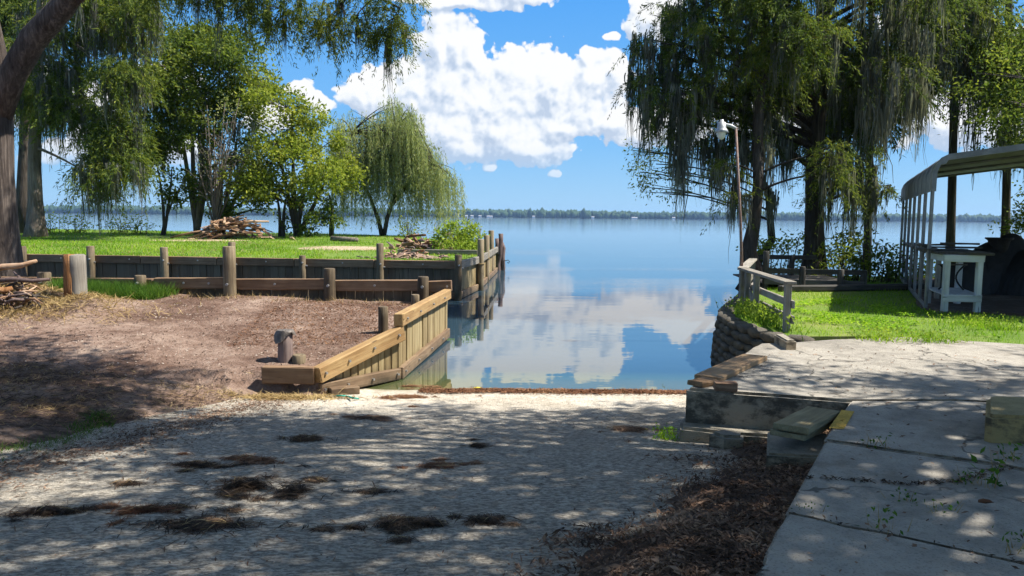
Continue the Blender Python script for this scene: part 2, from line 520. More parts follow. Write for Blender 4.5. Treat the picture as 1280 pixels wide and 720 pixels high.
leafmat('straw', (0.19, 0.12, 0.055), (0.34, 0.24, 0.11), (0.5, 0.38, 0.19), 0.2, 2.0)
leafmat('needles_dark', (0.02, 0.014, 0.01), (0.06, 0.04, 0.027), (0.22, 0.145, 0.09), 0.05, 6.0)
leafmat('leaf_litter', (0.045, 0.028, 0.02), (0.14, 0.085, 0.058), (0.4, 0.26, 0.17), 0.05, 1.5, 0.8)
leafmat('debris_red', (0.08, 0.035, 0.02), (0.18, 0.085, 0.045), (0.32, 0.18, 0.1), 0.1, 1.5)
leafmat('moss', (0.07, 0.073, 0.06), (0.15, 0.155, 0.127), (0.3, 0.305, 0.26), 0.42, 0.9, 0.9)
leafmat('far_foliage', (0.02, 0.045, 0.02), (0.04, 0.075, 0.03), (0.065, 0.1, 0.04), 0.1, 0.02)
leafmat('chips', (0.07, 0.045, 0.033), (0.18, 0.125, 0.095), (0.5, 0.42, 0.35), 0.05, 2.0)


def barkmat(name, a, b, c):
    m, n, out = mat(name)
    p = wpos(n)
    st = n.noise(n.mapping(p, (15, 15, 1.1)), 1.0, 6, 0.65, 0.5)
    pt = n.noise(p, 1.3, 4, 0.6)
    f = n.math('ADD', n.math('MULTIPLY', st, 0.7), n.math('MULTIPLY', pt, 0.3))
    col = n.ramp(f, [(0.34, a), (0.5, b), (0.64, c)])
    principled(n, out, col, 0.92, st, 1.0, 0.06, 0, 0.15)


barkmat('bark_red', (0.028, 0.022, 0.019), (0.085, 0.067, 0.057), (0.19, 0.155, 0.13))
barkmat('bark_grey', (0.09, 0.072, 0.055), (0.18, 0.15, 0.12), (0.28, 0.24, 0.2))
barkmat('bark_rust', (0.12, 0.055, 0.025), (0.27, 0.13, 0.055), (0.36, 0.2, 0.1))
barkmat('bark_dark', (0.03, 0.025, 0.02), (0.07, 0.058, 0.048), (0.13, 0.11, 0.09))


def mat_water():
    m, n, out = mat('lake_water')
    p = wpos(n)
    s = n.add('ShaderNodeSeparateXYZ')
    n.l.new(p, s.inputs[0])
    y = s.outputs[1]
    # ripples: short wavelets in patches, long low undulation everywhere
    r1 = n.noise(n.mapping(p, (2.2, 5.5, 1), (0, 0, R(8))), 1.0, 3, 0.55)
    r2 = n.noise(n.mapping(p, (0.35, 1.3, 1), (0, 0, R(-5))), 1.0, 3, 0.5)
    r3 = n.noise(n.mapping(p, (0.9, 2.6, 1)), 1.0, 3, 0.5)
    patch = n.noise(n.mapping(p, (0.03, 0.12, 1), (0, 0, R(4))), 1.0, 3, 0.5)
    breeze = n.math('MULTIPLY', n.maprange(patch, 0.44, 0.6, 0.15, 1.0), n.maprange(y, 21, 34, 0.05, 1.0))
    h = n.math('MULTIPLY', r1, n.math('MULTIPLY', breeze, n.maprange(y, 40, 110, 0.016, 0.003)))
    h = n.math('ADD', h, n.math('MULTIPLY', r2, n.maprange(y, 30, 90, 0.008, 0.004)))
    h = n.math('ADD', h, n.math('MULTIPLY', n.math('MULTIPLY', r3, n.maprange(y, 16, 60, 0.12, 1.0)), 0.005))
    bp = n.add('ShaderNodeBump')
    bp.inputs['Strength'].default_value = 0.3
    bp.inputs['Distance'].default_value = 1.0
    n.l.new(h, bp.inputs['Height'])
    gl = n.add('ShaderNodeBsdfGlossy')
    gl.inputs['Color'].default_value = (1, 1, 1, 1)
    n.l.new(n.maprange(y, 20, 200, 0.015, 0.06, False), gl.inputs['Roughness'])
    n.l.new(bp.outputs[0], gl.inputs['Normal'])
    # body of the water: clear at the edge, murky as it deepens
    depth = n.math('MULTIPLY', n.math('SUBTRACT', y, 11.6), 0.0877)
    murk = n.maprange(depth, 0.0, 0.3, 0.35, 1.0)
    df = n.add('ShaderNodeBsdfDiffuse')
    n.l.new(n.ramp(n.maprange(depth, 0.0, 0.22), [(0.0, (0.22, 0.25, 0.10)), (0.22, (0.10, 0.17, 0.11)), (0.5, (0.04, 0.075, 0.09)), (1.0, (0.03, 0.06, 0.085))]), df.inputs['Color'])
    tr = n.add('ShaderNodeBsdfTransparent')
    tr.inputs['Color'].default_value = (0.75, 0.78, 0.5, 1)
    body = n.add('ShaderNodeMixShader')
    n.l.new(murk, body.inputs[0])
    n.l.new(tr.outputs[0], body.inputs[1])
    n.l.new(df.outputs[0], body.inputs[2])
    fr = n.add('ShaderNodeFresnel')
    fr.inputs['IOR'].default_value = 3.0
    n.l.new(bp.outputs[0], fr.inputs['Normal'])
    mx = n.add('ShaderNodeMixShader')
    n.l.new(fr.outputs[0], mx.inputs[0])
    n.l.new(body.outputs[0], mx.inputs[1])
    n.l.new(gl.outputs[0], mx.inputs[2])
    n.l.new(mx.outputs[0], out.inputs['Surface'])


mat_water()

# ------------------------------------------------------------------ mesh helpers
WL = {}


def link(o, parent=None, loc=(0, 0, 0)):
    loc = Vector(loc)
    WL[o.name] = loc.copy()
    COL.objects.link(o)
    WL[o.name] = loc.copy()
    if parent is not None:
        o.parent = parent
        o.location = loc - WL[parent.name]
    else:
        o.location = loc
    return o


def tag(o, label=None, cat=None, group=None, kind=None):
    if label:
        o['label'] = label
    if cat:
        o['category'] = cat
    if group:
        o['group'] = group
    if kind:
        o['kind'] = kind
    return o


def thing(name, label, cat, loc, group=None):
    return tag(link(bpy.data.objects.new(name, None), None, loc), label, cat, group)


def mk(name, verts, faces, m, parent=None, loc=(0, 0, 0), smooth=False, rot=None):
    """verts in local coordinates around loc"""
    me = bpy.data.meshes.new(name)
    me.from_pydata([tuple(v) for v in verts], [], faces)
    if smooth:
        me.polygons.foreach_set('use_smooth', [True] * len(me.polygons))
    me.update()
    me.materials.append(MATS[m])
    o = link(bpy.data.objects.new(name, me), parent, loc)
    if rot is not None:
        o.rotation_euler = rot
    return o


def mk_np(name, verts, nper, m, parent=None, loc=(0, 0, 0), smooth=False, faces=None):
    """verts (N,3) world array; every nper verts form one polygon unless faces (M,k) given"""
    v = np.asarray(verts, np.float32) - np.asarray(loc, np.float32)
    me = bpy.data.meshes.new(name)
    if faces is None:
        nf = len(v) // nper
        idx = np.arange(nf * nper, dtype=np.int32)
        k = nper
    else:
        faces = np.asarray(faces, np.int32)
        nf, k = faces.shape
        idx = faces.ravel()
    me.vertices.add(len(v))
    me.vertices.foreach_set('co', v.ravel())
    me.loops.add(nf * k)
    me.loops.foreach_set('vertex_index', idx)
    me.polygons.add(nf)
    me.polygons.foreach_set('loop_start', np.arange(nf, dtype=np.int32) * k)
    me.polygons.foreach_set('loop_total', np.full(nf, k, np.int32))
    if smooth:
        me.polygons.foreach_set('use_smooth', np.ones(nf, bool))
    me.update(calc_edges=True)
    me.validate()
    me.materials.append(MATS[m])
    return link(bpy.data.objects.new(name, me), parent, loc)


def bm_obj(name, bm, m, parent=None, loc=(0, 0, 0), smooth=False):
    me = bpy.data.meshes.new(name)
    bm.to_mesh(me)
    bm.free()
    if smooth:
        me.polygons.foreach_set('use_smooth', [True] * len(me.polygons))
    me.materials.append(MATS[m])
    return link(bpy.data.objects.new(name, me), parent, loc)


def box_mesh(name, sx, sy, sz, m, bev=0.008, wob=0.0, cuts=0):
    bm = bmesh.new()
    bmesh.ops.create_cube(bm, size=1.0)
    for v in bm.verts:
        v.co = Vector((v.co.x * sx, v.co.y * sy, v.co.z * sz))
    if cuts:
        long_e = [e for e in bm.edges if abs((e.verts[0].co - e.verts[1].co).normalized().x) > 0.9]
        bmesh.ops.subdivide_edges(bm, edges=long_e, cuts=cuts, use_grid_fill=True)
    if bev:
        es = [e for e in bm.edges if len(e.link_faces) == 2 and e.calc_face_angle(0) > 0.5]
        bmesh.ops.bevel(bm, geom=es, offset=bev, segments=1, affect='EDGES')
    if wob:
        for v in bm.verts:
            v.co += Vector((random.uniform(-1, 1), random.uniform(-1, 1), random.uniform(-1, 1))) * wob
    me = bpy.data.meshes.new(name)
    bm.to_mesh(me)
    bm.free()
    me.materials.append(MATS[m])
    return me


def beam(name, p0, p1, w, h, m, parent=None, bev=0.012, wob=0.004, cuts=3, up=None, extra=0.0):
    """squared timber from p0 to p1 (axis), width w across, height h"""
    p0, p1 = Vector(p0), Vector(p1)
    d = p1 - p0
    L = d.length + extra
    me = box_mesh(name, L, w, h, m, min(bev, w * 0.3, h * 0.3), wob, cuts)
    x = d.normalized()
    zup = Vector(up) if up else Vector((0, 0, 1))
    y = zup.cross(x)
    if y.length < 1e-4:
        y = Vector((0, 1, 0))
    y.normalize()
    z = x.cross(y)
    o = link(bpy.data.objects.new(name, me), parent, (p0 + p1) / 2)
    o.rotation_euler = Matrix((x, y, z)).transposed().to_euler()
    return o


def rod_mesh(name, L, r0, r1, m, sides=12, jit=0.03, rings=4, dome=0.1):
    vs, fs = [], []
    ph = random.uniform(0, 6)
    prof = [(0, r0)] + [(L * (k + 1) / rings, r0 + (r1 - r0) * (k + 1) / rings) for k in range(rings)]
    prof[-1] = (L - r1 * 0.15, r1)
    prof.append((L, r1 * 0.86))
    for k, (z, r) in enumerate(prof):
        for i in range(sides):
            a = 2 * math.pi * i / sides
            q = r * (1 + jit * math.sin(2 * a + ph) + jit * random.uniform(-1, 1) * 0.6)
            vs.append((math.cos(a) * q, math.sin(a) * q, z + (random.uniform(-.4, .4) * jit * r if k == len(prof) - 1 else 0)))
    for k in range(len(prof) - 1):
        for i in range(sides):
            j = (i + 1) % sides
            fs.append((k * sides + i, k * sides + j, (k + 1) * sides + j, (k + 1) * sides + i))
    fs.append(tuple(range((len(prof) - 1) * sides, len(prof) * sides)))
    fs.append(tuple(reversed(range(sides))))
    me = bpy.data.meshes.new(name)
    me.from_pydata(vs, [], fs)
    me.polygons.foreach_set('use_smooth', [len(f) == 4 for f in fs])
    me.materials.append(MATS[m])
    return me


def post(name, p, z1, r, m, parent=None, tilt=(0, 0), sides=12, jit=0.035, taper=0.95):
    r = r * (0.86 if m == 'post_z' else 1.0)
    p = Vector(p)
    me = rod_mesh(name, z1 - p.z, r, r * taper, m, sides, jit)
    o = link(bpy.data.objects.new(name, me), parent, p)
    o.rotation_euler = (tilt[0], tilt[1], random.uniform(0, 6) if tilt == (0, 0) else 0)
    return o


def tube_np(path, radii, sides=10, jit=0.0, close=True):
    path = [Vector(p) for p in path]
    vs, fs = [], []
    n = len(path)
    up = Vector((0.3, 0.9, 0.1))
    for k, p in enumerate(path):
        t = (path[min(k + 1, n - 1)] - path[max(k - 1, 0)]).normalized()
        a = t.cross(up)
        if a.length < 1e-3:
            a = t.cross(Vector((1, 0, 0)))
        a.normalize()
        b = t.cross(a)
        for i in range(sides):
            w = 2 * math.pi * i / sides
            r = radii[k] * (1 + random.uniform(-jit, jit))
            vs.append(p + a * (math.cos(w) * r) + b * (math.sin(w) * r))
    for k in range(n - 1):
        for i in range(sides):
            j = (i + 1) % sides
            fs.append((k * sides + i, k * sides + j, (k + 1) * sides + j, (k + 1) * sides + i))
    if close:
        fs.append(tuple(range((n - 1) * sides, n * sides)))
        fs.append(tuple(reversed(range(sides))))
    return vs, fs


def tubes_obj(name, tubes, m, parent=None, loc=(0, 0, 0), smooth=True):
    V, F = [], []
    for (path, radii, sides, jit) in tubes:
        v, f = tube_np(path, radii, sides, jit)
        o = len(V)
        V += [q - Vector(loc) for q in v]
        F += [tuple(i + o for i in ff) for ff in f]
    return mk(name, V, F, m, parent, loc, smooth)


def bolt(parent, p, nrm, r=0.022):
    p, nrm = Vector(p), Vector(nrm).normalized()
    me = MATS.get('_bolt_me')
    if me is None:
        me = rod_mesh('bolt', 0.03, 1.0, 1.0, 'bolt_metal', 8, 0, 1)
        for v in me.vertices:
            v.co.z = v.co.z
        MATS['_bolt_me'] = me
    o = link(bpy.data.objects.new('bolt', me), parent, p - nrm * 0.005)
    mp = Matrix.Translation(WL[parent.name]) @ parent.rotation_euler.to_matrix().to_4x4()
    if parent.parent:
        o.matrix_parent_inverse = mp.inverted()
        o.location = p - nrm * 0.005
    o.scale = (r, r, 1)
    o.rotation_euler = nrm.to_track_quat('Z', 'Y').to_euler()
    return o


# pseudo noise usable on arrays
_ND = [(math.cos(a) * f, math.sin(a) * f, p, 1 / f ** 0.8) for a, f, p in
       [(0.3, 1, 0.2), (1.9, 1.3, 1.7), (2.9, 1.9, 4.1), (0.9, 2.7, 2.2), (4.0, 3.9, 0.7), (5.3, 5.3, 3.3), (2.2, 7.7, 5.1), (1.2, 11, 0.4)]]


def vn(x, y, s=1.0):
    t = 0
    for a, b, p, w in _ND:
        t = t + w * np.sin((x * a + y * b) * s + p + 1.3 * np.sin((x * b - y * a) * s * 0.6 + p * 2))
    return t / 3.2


def sstep(a, b, x):
    t = np.clip((x - a) / (b - a), 0, 1)
    return t * t * (3 - 2 * t)


def in_poly(pts, poly):
    x, y = pts[:, 0], pts[:, 1]
    r = np.zeros(len(pts), bool)
    n = len(poly)
    for i in range(n):
        x0, y0 = poly[i][0], poly[i][1]
        x1, y1 = poly[(i + 1) % n][0], poly[(i + 1) % n][1]
        c = (y0 > y) != (y1 > y)
        with np.errstate(divide='ignore', invalid='ignore'):
            xi = (x1 - x0) * (y - y0) / (y1 - y0 + 1e-12) + x0
        r ^= c & (x < xi)
    return r


def resample(poly, step, closed=True):
    out = []
    n = len(poly)
    for i in range(n if closed else n - 1):
        a, b = Vector(poly[i][:2]), Vector(poly[(i + 1) % n][:2])
        k = max(1, int((b - a).length / step))
        for j in range(k):
            out.append(a.lerp(b, j / k))
    if not closed:
        out.append(Vector(poly[-1][:2]))
    return out


def sheet(name, poly, hf, step, m, skirt=None, kind='structure', bstep=None, parent=None):
    """height-field sheet over a polygon"""
    b = resample(poly, bstep or step)
    pa = np.array([(p.x, p.y) for p in b])
    x0, y0 = pa.min(0)
    x1, y1 = pa.max(0)
    gx, gy = np.meshgrid(np.arange(x0, x1, step), np.arange(y0, y1, step))
    pts = np.stack([gx.ravel(), gy.ravel()], 1) + rng.uniform(-0.3, 0.3, (gx.size, 2)) * step
    pts = pts[in_poly(pts, [tuple(p) for p in pa])]
    # keep away from the boundary
    allp = [Vector(p) for p in pa] + [Vector(p) for p in pts]
    nb = len(pa)
    res = geometry.delaunay_2d_cdt(allp, [], [list(range(nb))], 1, 1e-5)
    vv = np.array([(p.x, p.y) for p in res[0]])
    z = hf(vv[:, 0], vv[:, 1])
    V = [(*p, q) for p, q in zip(vv, z)]
    F = [tuple(f) for f in res[2]]
    if skirt is not None:
        bm = bmesh.new()
        bv = [bm.verts.new(v) for v in V]
        for f in F:
            try:
                bm.faces.new([bv[i] for i in f])
            except ValueError:
                pass
        bm.normal_update()
        ed = [e for e in bm.edges if e.is_boundary]
        r = bmesh.ops.extrude_edge_only(bm, edges=ed)
        for q in r['geom']:
            if isinstance(q, bmesh.types.BMVert):
                q.co.z = skirt
        bmesh.ops.recalc_face_normals(bm, faces=bm.faces)
        if sum(f.normal.z * f.calc_area() for f in bm.faces) < 0:
            bmesh.ops.reverse_faces(bm, faces=bm.faces)
        o = bm_obj(name, bm, m, parent, (0, 0, 0), False)
    else:
        o = mk(name, V, F, m, parent, (0, 0, 0), True)
    if kind:
        o['kind'] = kind
    return o


def scatter(poly, n):
    pa = np.array([p[:2] for p in poly])
    lo, hi = pa.min(0), pa.max(0)
    out = np.zeros((0, 2))
    while len(out) < n:
        q = rng.uniform(lo, hi, (n * 2, 2))
        out = np.concatenate([out, q[in_poly(q, poly)]])
    return out[:n]


def unit(v):
    return v / (np.linalg.norm(v, axis=1, keepdims=True) + 1e-9)


def leaf_quads(c, axis, L, W, curl=0.0):
    """rhombus leaf per centre; returns (4N,3)"""
    n = len(c)
    axis = unit(axis)
    side = unit(np.cross(axis, rng.normal(size=(n, 3))))
    nrm = np.cross(axis, side)
    L = np.broadcast_to(L, (n,))[:, None]
    W = np.broadcast_to(W, (n,))[:, None]
    a = c
    mid = c + axis * L * 0.45 + nrm * L * curl
    return np.stack([a, mid + side * W * 0.5, c + axis * L, mid - side * W * 0.5], 1).reshape(-1, 3)


def blades(pts, h, w, lean=0.35):
    n = len(pts)
    h = np.broadcast_to(h, (n,))[:, None]
    w = np.broadcast_to(w, (n,))[:, None]
    a = rng.uniform(0, 2 * np.pi, n)
    side = np.stack([np.cos(a), np.sin(a), np.zeros(n)], 1)
    ln = rng.normal(size=(n, 3)) * lean
    ln[:, 2] = 0
    up = np.array([0, 0, 1.0])
    top = pts + (up + ln) * h
    return np.stack([pts - side * w / 2, pts + side * w / 2, top], 1).reshape(-1, 3)


def strands(tops, length, width, segs=4, sway=0.06, taper=True):
    """hanging ribbons: tops (N,3)"""
    n = len(tops)
    length = np.broadcast_to(length, (n,))
    width = np.broadcast_to(width, (n,))
    a = rng.uniform(0, 2 * np.pi, n)
    side = np.stack([np.cos(a), np.sin(a), np.zeros(n)], 1)
    V = np.zeros((n, segs + 1, 2, 3))
    off = np.zeros((n, 3))
    for k in range(segs + 1):
        t = k / segs
        p = tops + off
        p[:, 2] = tops[:, 2] - length * t
        wk = width * (1 - 0.85 * t if taper else 1) * rng.uniform(0.6, 1.3, n)
        V[:, k, 0] = p - side * wk[:, None] / 2
        V[:, k, 1] = p + side * wk[:, None] / 2
        off = off + rng.normal(size=(n, 3)) * sway * (length / segs)[:, None]
    base = (np.arange(n) * (segs + 1) * 2)[:, None]
    F = []
    for k in range(segs):
        F.append(base + np.array([[2 * k, 2 * k + 1, 2 * k + 3, 2 * k + 2]]))
    return V.reshape(-1, 3), np.concatenate(F, 0)


def ball(n, hollow=0.0):
    v = unit(rng.normal(size=(n, 3)))
    r = rng.uniform(hollow, 1, n) ** (1 / 3)
    return v * r[:, None]

# ================================================================== SETTING
SLAB = 0.84


def ramp_h(x, y):
    return 1.0 - 0.0877 * y


def ramp_n(x, y):
    return ramp_h(x, y) + 0.010 * vn(x, y, 1.6) + 0.006 * vn(x + 7, y, 6.0)


# plan points of the walls
A = Vector((-2.78, 10.65))
K = Vector((-1.82, 12.07))
B = Vector((-1.45, 15.71))
TW0, TW1 = Vector((-25.0, 26.55)), Vector((-1.75, 23.95))      # tall bulkhead
TW2, TW3 = Vector((-1.22, 27.4)), Vector((-0.8, 36.0))        # its return along the channel
LW0, LW1 = Vector((-12.5, 16.65)), Vector((-1.28, 16.25))     # low timber wall

# base ground (lake bed) out to the horizon
mk('ground', [(-9000, -60, -1.6), (9000, -60, -1.6), (9000, 9000, -1.6), (-9000, 9000, -1.6)], [(0, 1, 2, 3)], 'litter_soil')['kind'] = 'structure'
mk('lake', [(-9000, -50, 0), (9000, -50, 0), (9000, 8900, 0), (-9000, 8900, 0)], [(0, 1, 2, 3)], 'lake_water')['kind'] = 'structure'

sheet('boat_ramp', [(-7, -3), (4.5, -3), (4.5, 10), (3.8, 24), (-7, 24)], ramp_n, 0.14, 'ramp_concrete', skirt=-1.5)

EDGE = [(-6, -5.5), (2, -5.2), (6.18, -4.25), (9.83, -3.25), (10.65, -2.95), (24, -2.95)]


def edge_x(y):
    return np.interp(y, [e[0] for e in EDGE], [e[1] for e in EDGE])


def dirt_h(x, y):
    s = edge_x(y) - x + 0.22 * vn(x, y, 2.3)
    hl = np.interp(y, [-4, 3, 6, 9, 10.7, 12.1, 16.3, 20], [1.4, 0.86, 0.60, 0.38, 0.31, 0.50, 0.80, 0.85]) + 0.022 * np.clip(-x - 3, 0, 20)
    low = ramp_h(x, y) - 0.10
    behind = sstep(10.55, 10.75, y)
    wall_in = np.clip(s + 0.3, 0, 3)
    t = np.maximum(sstep(-0.2, 2.6, s) ** 0.8, behind)
    h = low + (hl - low) * t
    h = np.where((y > 10.7), np.maximum(h, hl), h)
    h = h + (0.030 * vn(x, y, 1.7) + 0.016 * vn(x, y, 6.0)) * sstep(-0.2, 0.6, np.maximum(s, behind * 1.0))
    # mound of earth and straw under the big trunk
    h = h + 0.36 * np.exp(-(((x + 9.7) / 1.2) ** 2 + ((y - 14.6) / 0.8) ** 2)) + 0.22 * np.exp(-(((x + 7.9) / 0.45) ** 2 + ((y - 14.2) / 0.6) ** 2)) + 0.3 * np.exp(-(((x + 11.5) / 1.3) ** 2 + ((y - 17.2) / 1.3) ** 2))
    return h


DIRT = [(-40, -3), (-3.2, -3), (-3.0, 5), (-2.5, 9), (-2.5, 10.56), (A.x + 0.02, A.y + 0.06), (K.x - 0.1, K.y + 0.05), (B.x - 0.12, B.y), (-1.5, 16.18), (LW0.x, LW0.y - 0.03), (-18, 18), (-40, 22)]
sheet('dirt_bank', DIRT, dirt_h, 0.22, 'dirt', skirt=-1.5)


def lawn_h(x, y):
    h = 1.14 + 0.012 * np.clip(y - 24, 0, 40) + 0.03 * vn(x, y, 0.5)
    return h


LAWN = [(-40, 28.5), (TW0.x, TW0.y + 0.03), (TW1.x - 0.05, TW1.y + 0.05), (TW2.x - 0.06, TW2.y), (TW3.x - 0.06, TW3.y), (-3.5, 41), (-6.5, 46), (-12, 48), (-22, 50), (-40, 53)]
sheet('lawn', LAWN, lawn_h, 0.5, 'lawn_soil', skirt=-1.5)


def shore_h(x, y):
    return 0.82 + 0.03 * vn(x, y, 0.9) - 0.35 * sstep(24.5, 28, y)


SHORE = [(4.16, 11.5), (4.0, 12.9), (4.05, 14.2), (4.95, 16.6), (6.3, 19.8), (7.4, 24), (9, 27.5), (30, 29), (30, 8), (14, 9.5), (7.4, 11.0), (6.0, 11.75)]
sheet('shore_lawn', SHORE, shore_h, 0.3, 'lawn_soil', skirt=-1.5)


def litter_h(x, y):
    ex = np.interp(y, [0, 3.66, 7.03, 7.5], [-0.6, 1.2, 3.07, 3.3])
    s = ex - x + 0.3 * vn(x, y, 2.0)
    top = np.interp(y, [0, 3.6, 5.5, 7.5], [0.86, 0.80, 0.66, 0.5])
    r = ramp_h(x, y) - 0.06
    t = sstep(1.5, 0.1, s)
    return r + (np.maximum(top - r, 0)) * t + 0.025 * vn(x, y, 3) * sstep(1.7, .9, s) + 0.012 * vn(x, y, 9)


LITTER = [(-1.5, -1), (-0.3, 0.0), (1.17, 3.6), (3.05, 7.0), (3.25, 7.38), (1.9, 7.85), (1.6, 7.7), (1.0, 6.6), (0.1, 5.0), (-0.4, 3.6), (-2.5, 0)]
sheet('litter_strip', [(-2.5, -1), (-0.9, -1), (1.2, 3.66), (3.1, 7.1), (3.3, 7.45), (1.88, 7.95), (1.45, 8.3), (0.9, 7.2), (-0.2, 5.2), (-0.9, 3.4), (-2.5, 0.2)], litter_h, 0.13, 'litter_soil', skirt=None)

# ---------- concrete walkway made of cracked slabs
walk = tag(link(bpy.data.objects.new('walkway', None), None, (4, 6, 0.2)), kind='structure')


def jag(pts, amp=0.02, step=0.18):
    q = resample(pts, step, False)
    out = []
    for i, p in enumerate(q):
        e = 0 if i in (0, len(q) - 1) else amp
        out.append(Vector((p.x + random.uniform(-e, e), p.y + random.uniform(-e, e))))
    return out


def slab(poly, z, thick, m='slab_concrete', tilt=(0, 0), bev=0.018, name='slab', parent=walk):
    bm = bmesh.new()
    c = sum((Vector(p[:2]) for p in poly), Vector((0, 0))) / len(poly)
    top = [bm.verts.new((p[0] - c.x, p[1] - c.y, (p[0] - c.x) * tilt[0] + (p[1] - c.y) * tilt[1])) for p in poly]
    f = bm.faces.new(top)
    r = bmesh.ops.extrude_face_region(bm, geom=[f])
    for v in r['geom']:
        if isinstance(v, bmesh.types.BMVert):
            v.co.z -= thick
    bmesh.ops.recalc_face_normals(bm, faces=bm.faces)
    es = [e for e in bm.edges if all(v.co.z > -thick * 0.5 for v in e.verts)]
    bmesh.ops.bevel(bm, geom=es, offset=bev, segments=2, affect='EDGES')
    return bm_obj(name, bm, m, parent, (c.x, c.y, z))


g2 = lambda px, py, z=SLAB: Vector(G(px, py, z)[:2])
C0, C1 = g2(858, 485), g2(1060, 500)
W1, W0 = g2(1050, 512), g2(940, 720)
Wd = (W0 - W1).normalized()
Wn = W0 + Wd * 5.0
ea = [g2(*q) for q in ((1033, 549), (1120, 562), (1204, 573), (1251, 580), (1290, 588), (1420, 612))]
eb = [g2(*q) for q in ((1007, 595), (1062, 598), (1130, 603), (1190, 600), (1240, 588), (1262, 583))]
ec = [g2(*q) for q in ((989, 640), (1053, 656), (1107, 665), (1178, 681), (1231, 693), (1300, 705), (1420, 730))]
ej = [C1 + (C1 - C0).normalized() * 0.02, g2(1195, 500), g2(1300, 505), g2(1500, 520)]
ej.append(Vector((12, ej[-1].y - 0.3)))
ea.append(Vector((12, ea[-1].y - 0.7)))
ec.append(Vector((12, ec[-1].y - 1.0)))
jej = jag(ej, 0.004, 0.4)
ea[0] = W1 + (W0 - W1) * ((ea[0] - W1).dot(W0 - W1) / (W0 - W1).length_squared)
ec[0] = W1 + (W0 - W1) * ((ec[0] - W1).dot(W0 - W1) / (W0 - W1).length_squared)
jea, jec = jag(ea, 0.018, 0.12), jag(ec, 0.022, 0.12)
gap = lambda pts, d: [p + Vector((0, d)) for p in pts]
far_edge = [g2(985, 428), g2(1040, 424), g2(1130, 421), g2(1280, 430), Vector((12, 10.2))]
jc = jag([C0, g2(906, 455), g2(950, 429)], 0.02, 0.2)
# dock slab (thick), then walkway slabs separated by joints and cracks
slab(jc + far_edge + list(reversed(gap(jej, 0.008))) + [C1] + list(reversed(jag([C0, C1], 0.012, 0.2)))[1:-1], SLAB, 0.75, 'slab_concrete', bev=0.03)
slab(gap(jej, -0.008) + list(reversed(gap(jea, 0.011))), SLAB - 0.002, 0.22)
slab(gap(jea, -0.011) + list(reversed(gap(jec, 0.018))), SLAB - 0.014, 0.22)
slab(gap(jec, -0.018) + [Vector((12, -3)), Wn] + jag([Wn, ec[0]], 0.02, 0.16)[1:-1], SLAB - 0.002, 0.22)
# soil under the cracks
mk('soil_bed', [(-2.6, -2, 0), (12, -2, 0), (12, 7.0, 0), (3.35, 7.25, 0)], [(0, 1, 2, 3)], 'soil_dark', walk, (0, 0, SLAB - 0.16))
# footing ledge at the foot of the dock face
fd = (C1 - C0).normalized()
fn = Vector((fd.y, -fd.x))
lp = [C0 + fn * 0.20 - fd * 0.03, C0 + fd * 0.55 + fn * 0.24, C0 + fd * 1.15 + fn * 0.16, C0 + fd * 1.3 - fn * 0.2, C0 - fn * 0.2 - fd * 0.06]
slab(jag(lp + [lp[0]], 0.015, 0.15)[:-1], 0.475, 0.5, 'rough_concrete', bev=0.03, name='footing')
# worn yellow paint at the walkway corner
yp = [g2(1036, 536), g2(1052, 513), g2(1068, 515), g2(1055, 537)]
mk('paint_mark', [(p.x - yp[0].x, p.y - yp[0].y, 0) for p in yp], [(3, 2, 1, 0)], 'yellow_paint', walk, (yp[0].x, yp[0].y, SLAB + 0.006))

# carport floor
CN, CF = Vector((8.24, 15.2)), Vector((11.82, 23.4))
cdir = (CF - CN).normalized()
cacr = Vector((cdir.y, -cdir.x))
fl = [CN - cdir * 0.25 - cacr * 0.05, CF + cacr * 0.05, CF + cacr * 6, CN + cacr * 6 - cdir * 0.25]
slab(jag(fl + [fl[0]], 0.03, 0.4)[:-1], 0.885, 0.2, 'litter_soil', name='carport_floor', parent=None).__setitem__('kind', 'structure')

# ---------- far shore
mk('far_shore', [(-9000, 2000, -0.3), (9000, 2000, -0.3), (9000, 2040, 1.5), (-9000, 2040, 1.5), (9000, 2700, 6), (-9000, 2700, 6)], [(0, 1, 2, 3), (3, 2, 4, 5)], 'far_foliage')['kind'] = 'structure'


def far_woods():
    n = 5200
    ico = bmesh.new()
    bmesh.ops.create_icosphere(ico, subdivisions=1, radius=1.0)
    iv = np.array([v.co[:] for v in ico.verts])
    ifc = np.array([[v.index for v in f.verts] for f in ico.faces])
    ico.free()
    x = rng.uniform(-2600, 2600, n)
    y = 2006 + np.abs(rng.normal(0, 1, n)) * 70
    hgt = rng.uniform(14, 20, n) * (1 + 0.16 * vn(x * 0.01, y * 0)) * (1 + (y - 2006) / 900)
    hgt = np.where(rng.random(n) < 0.05, hgt * 1.2, hgt)
    V = iv[None] * np.stack([rng.uniform(5, 11, n), rng.uniform(5, 9, n), hgt * 0.55], 1)[:, None, :]
    V = V * rng.uniform(0.72, 1.25, (n, len(iv), 1))
    V = V + np.stack([x, y, hgt * 0.48], 1)[:, None, :]
    F = ifc[None] + (np.arange(n) * len(iv))[:, None, None]
    o = mk_np('far_woods', V.reshape(-1, 3), 3, 'far_foliage', None, (0, 2000, 0), False, F.reshape(-1, 3))
    tag(o, 'distant dark wooded shoreline across the lake', 'woods', None, 'stuff')


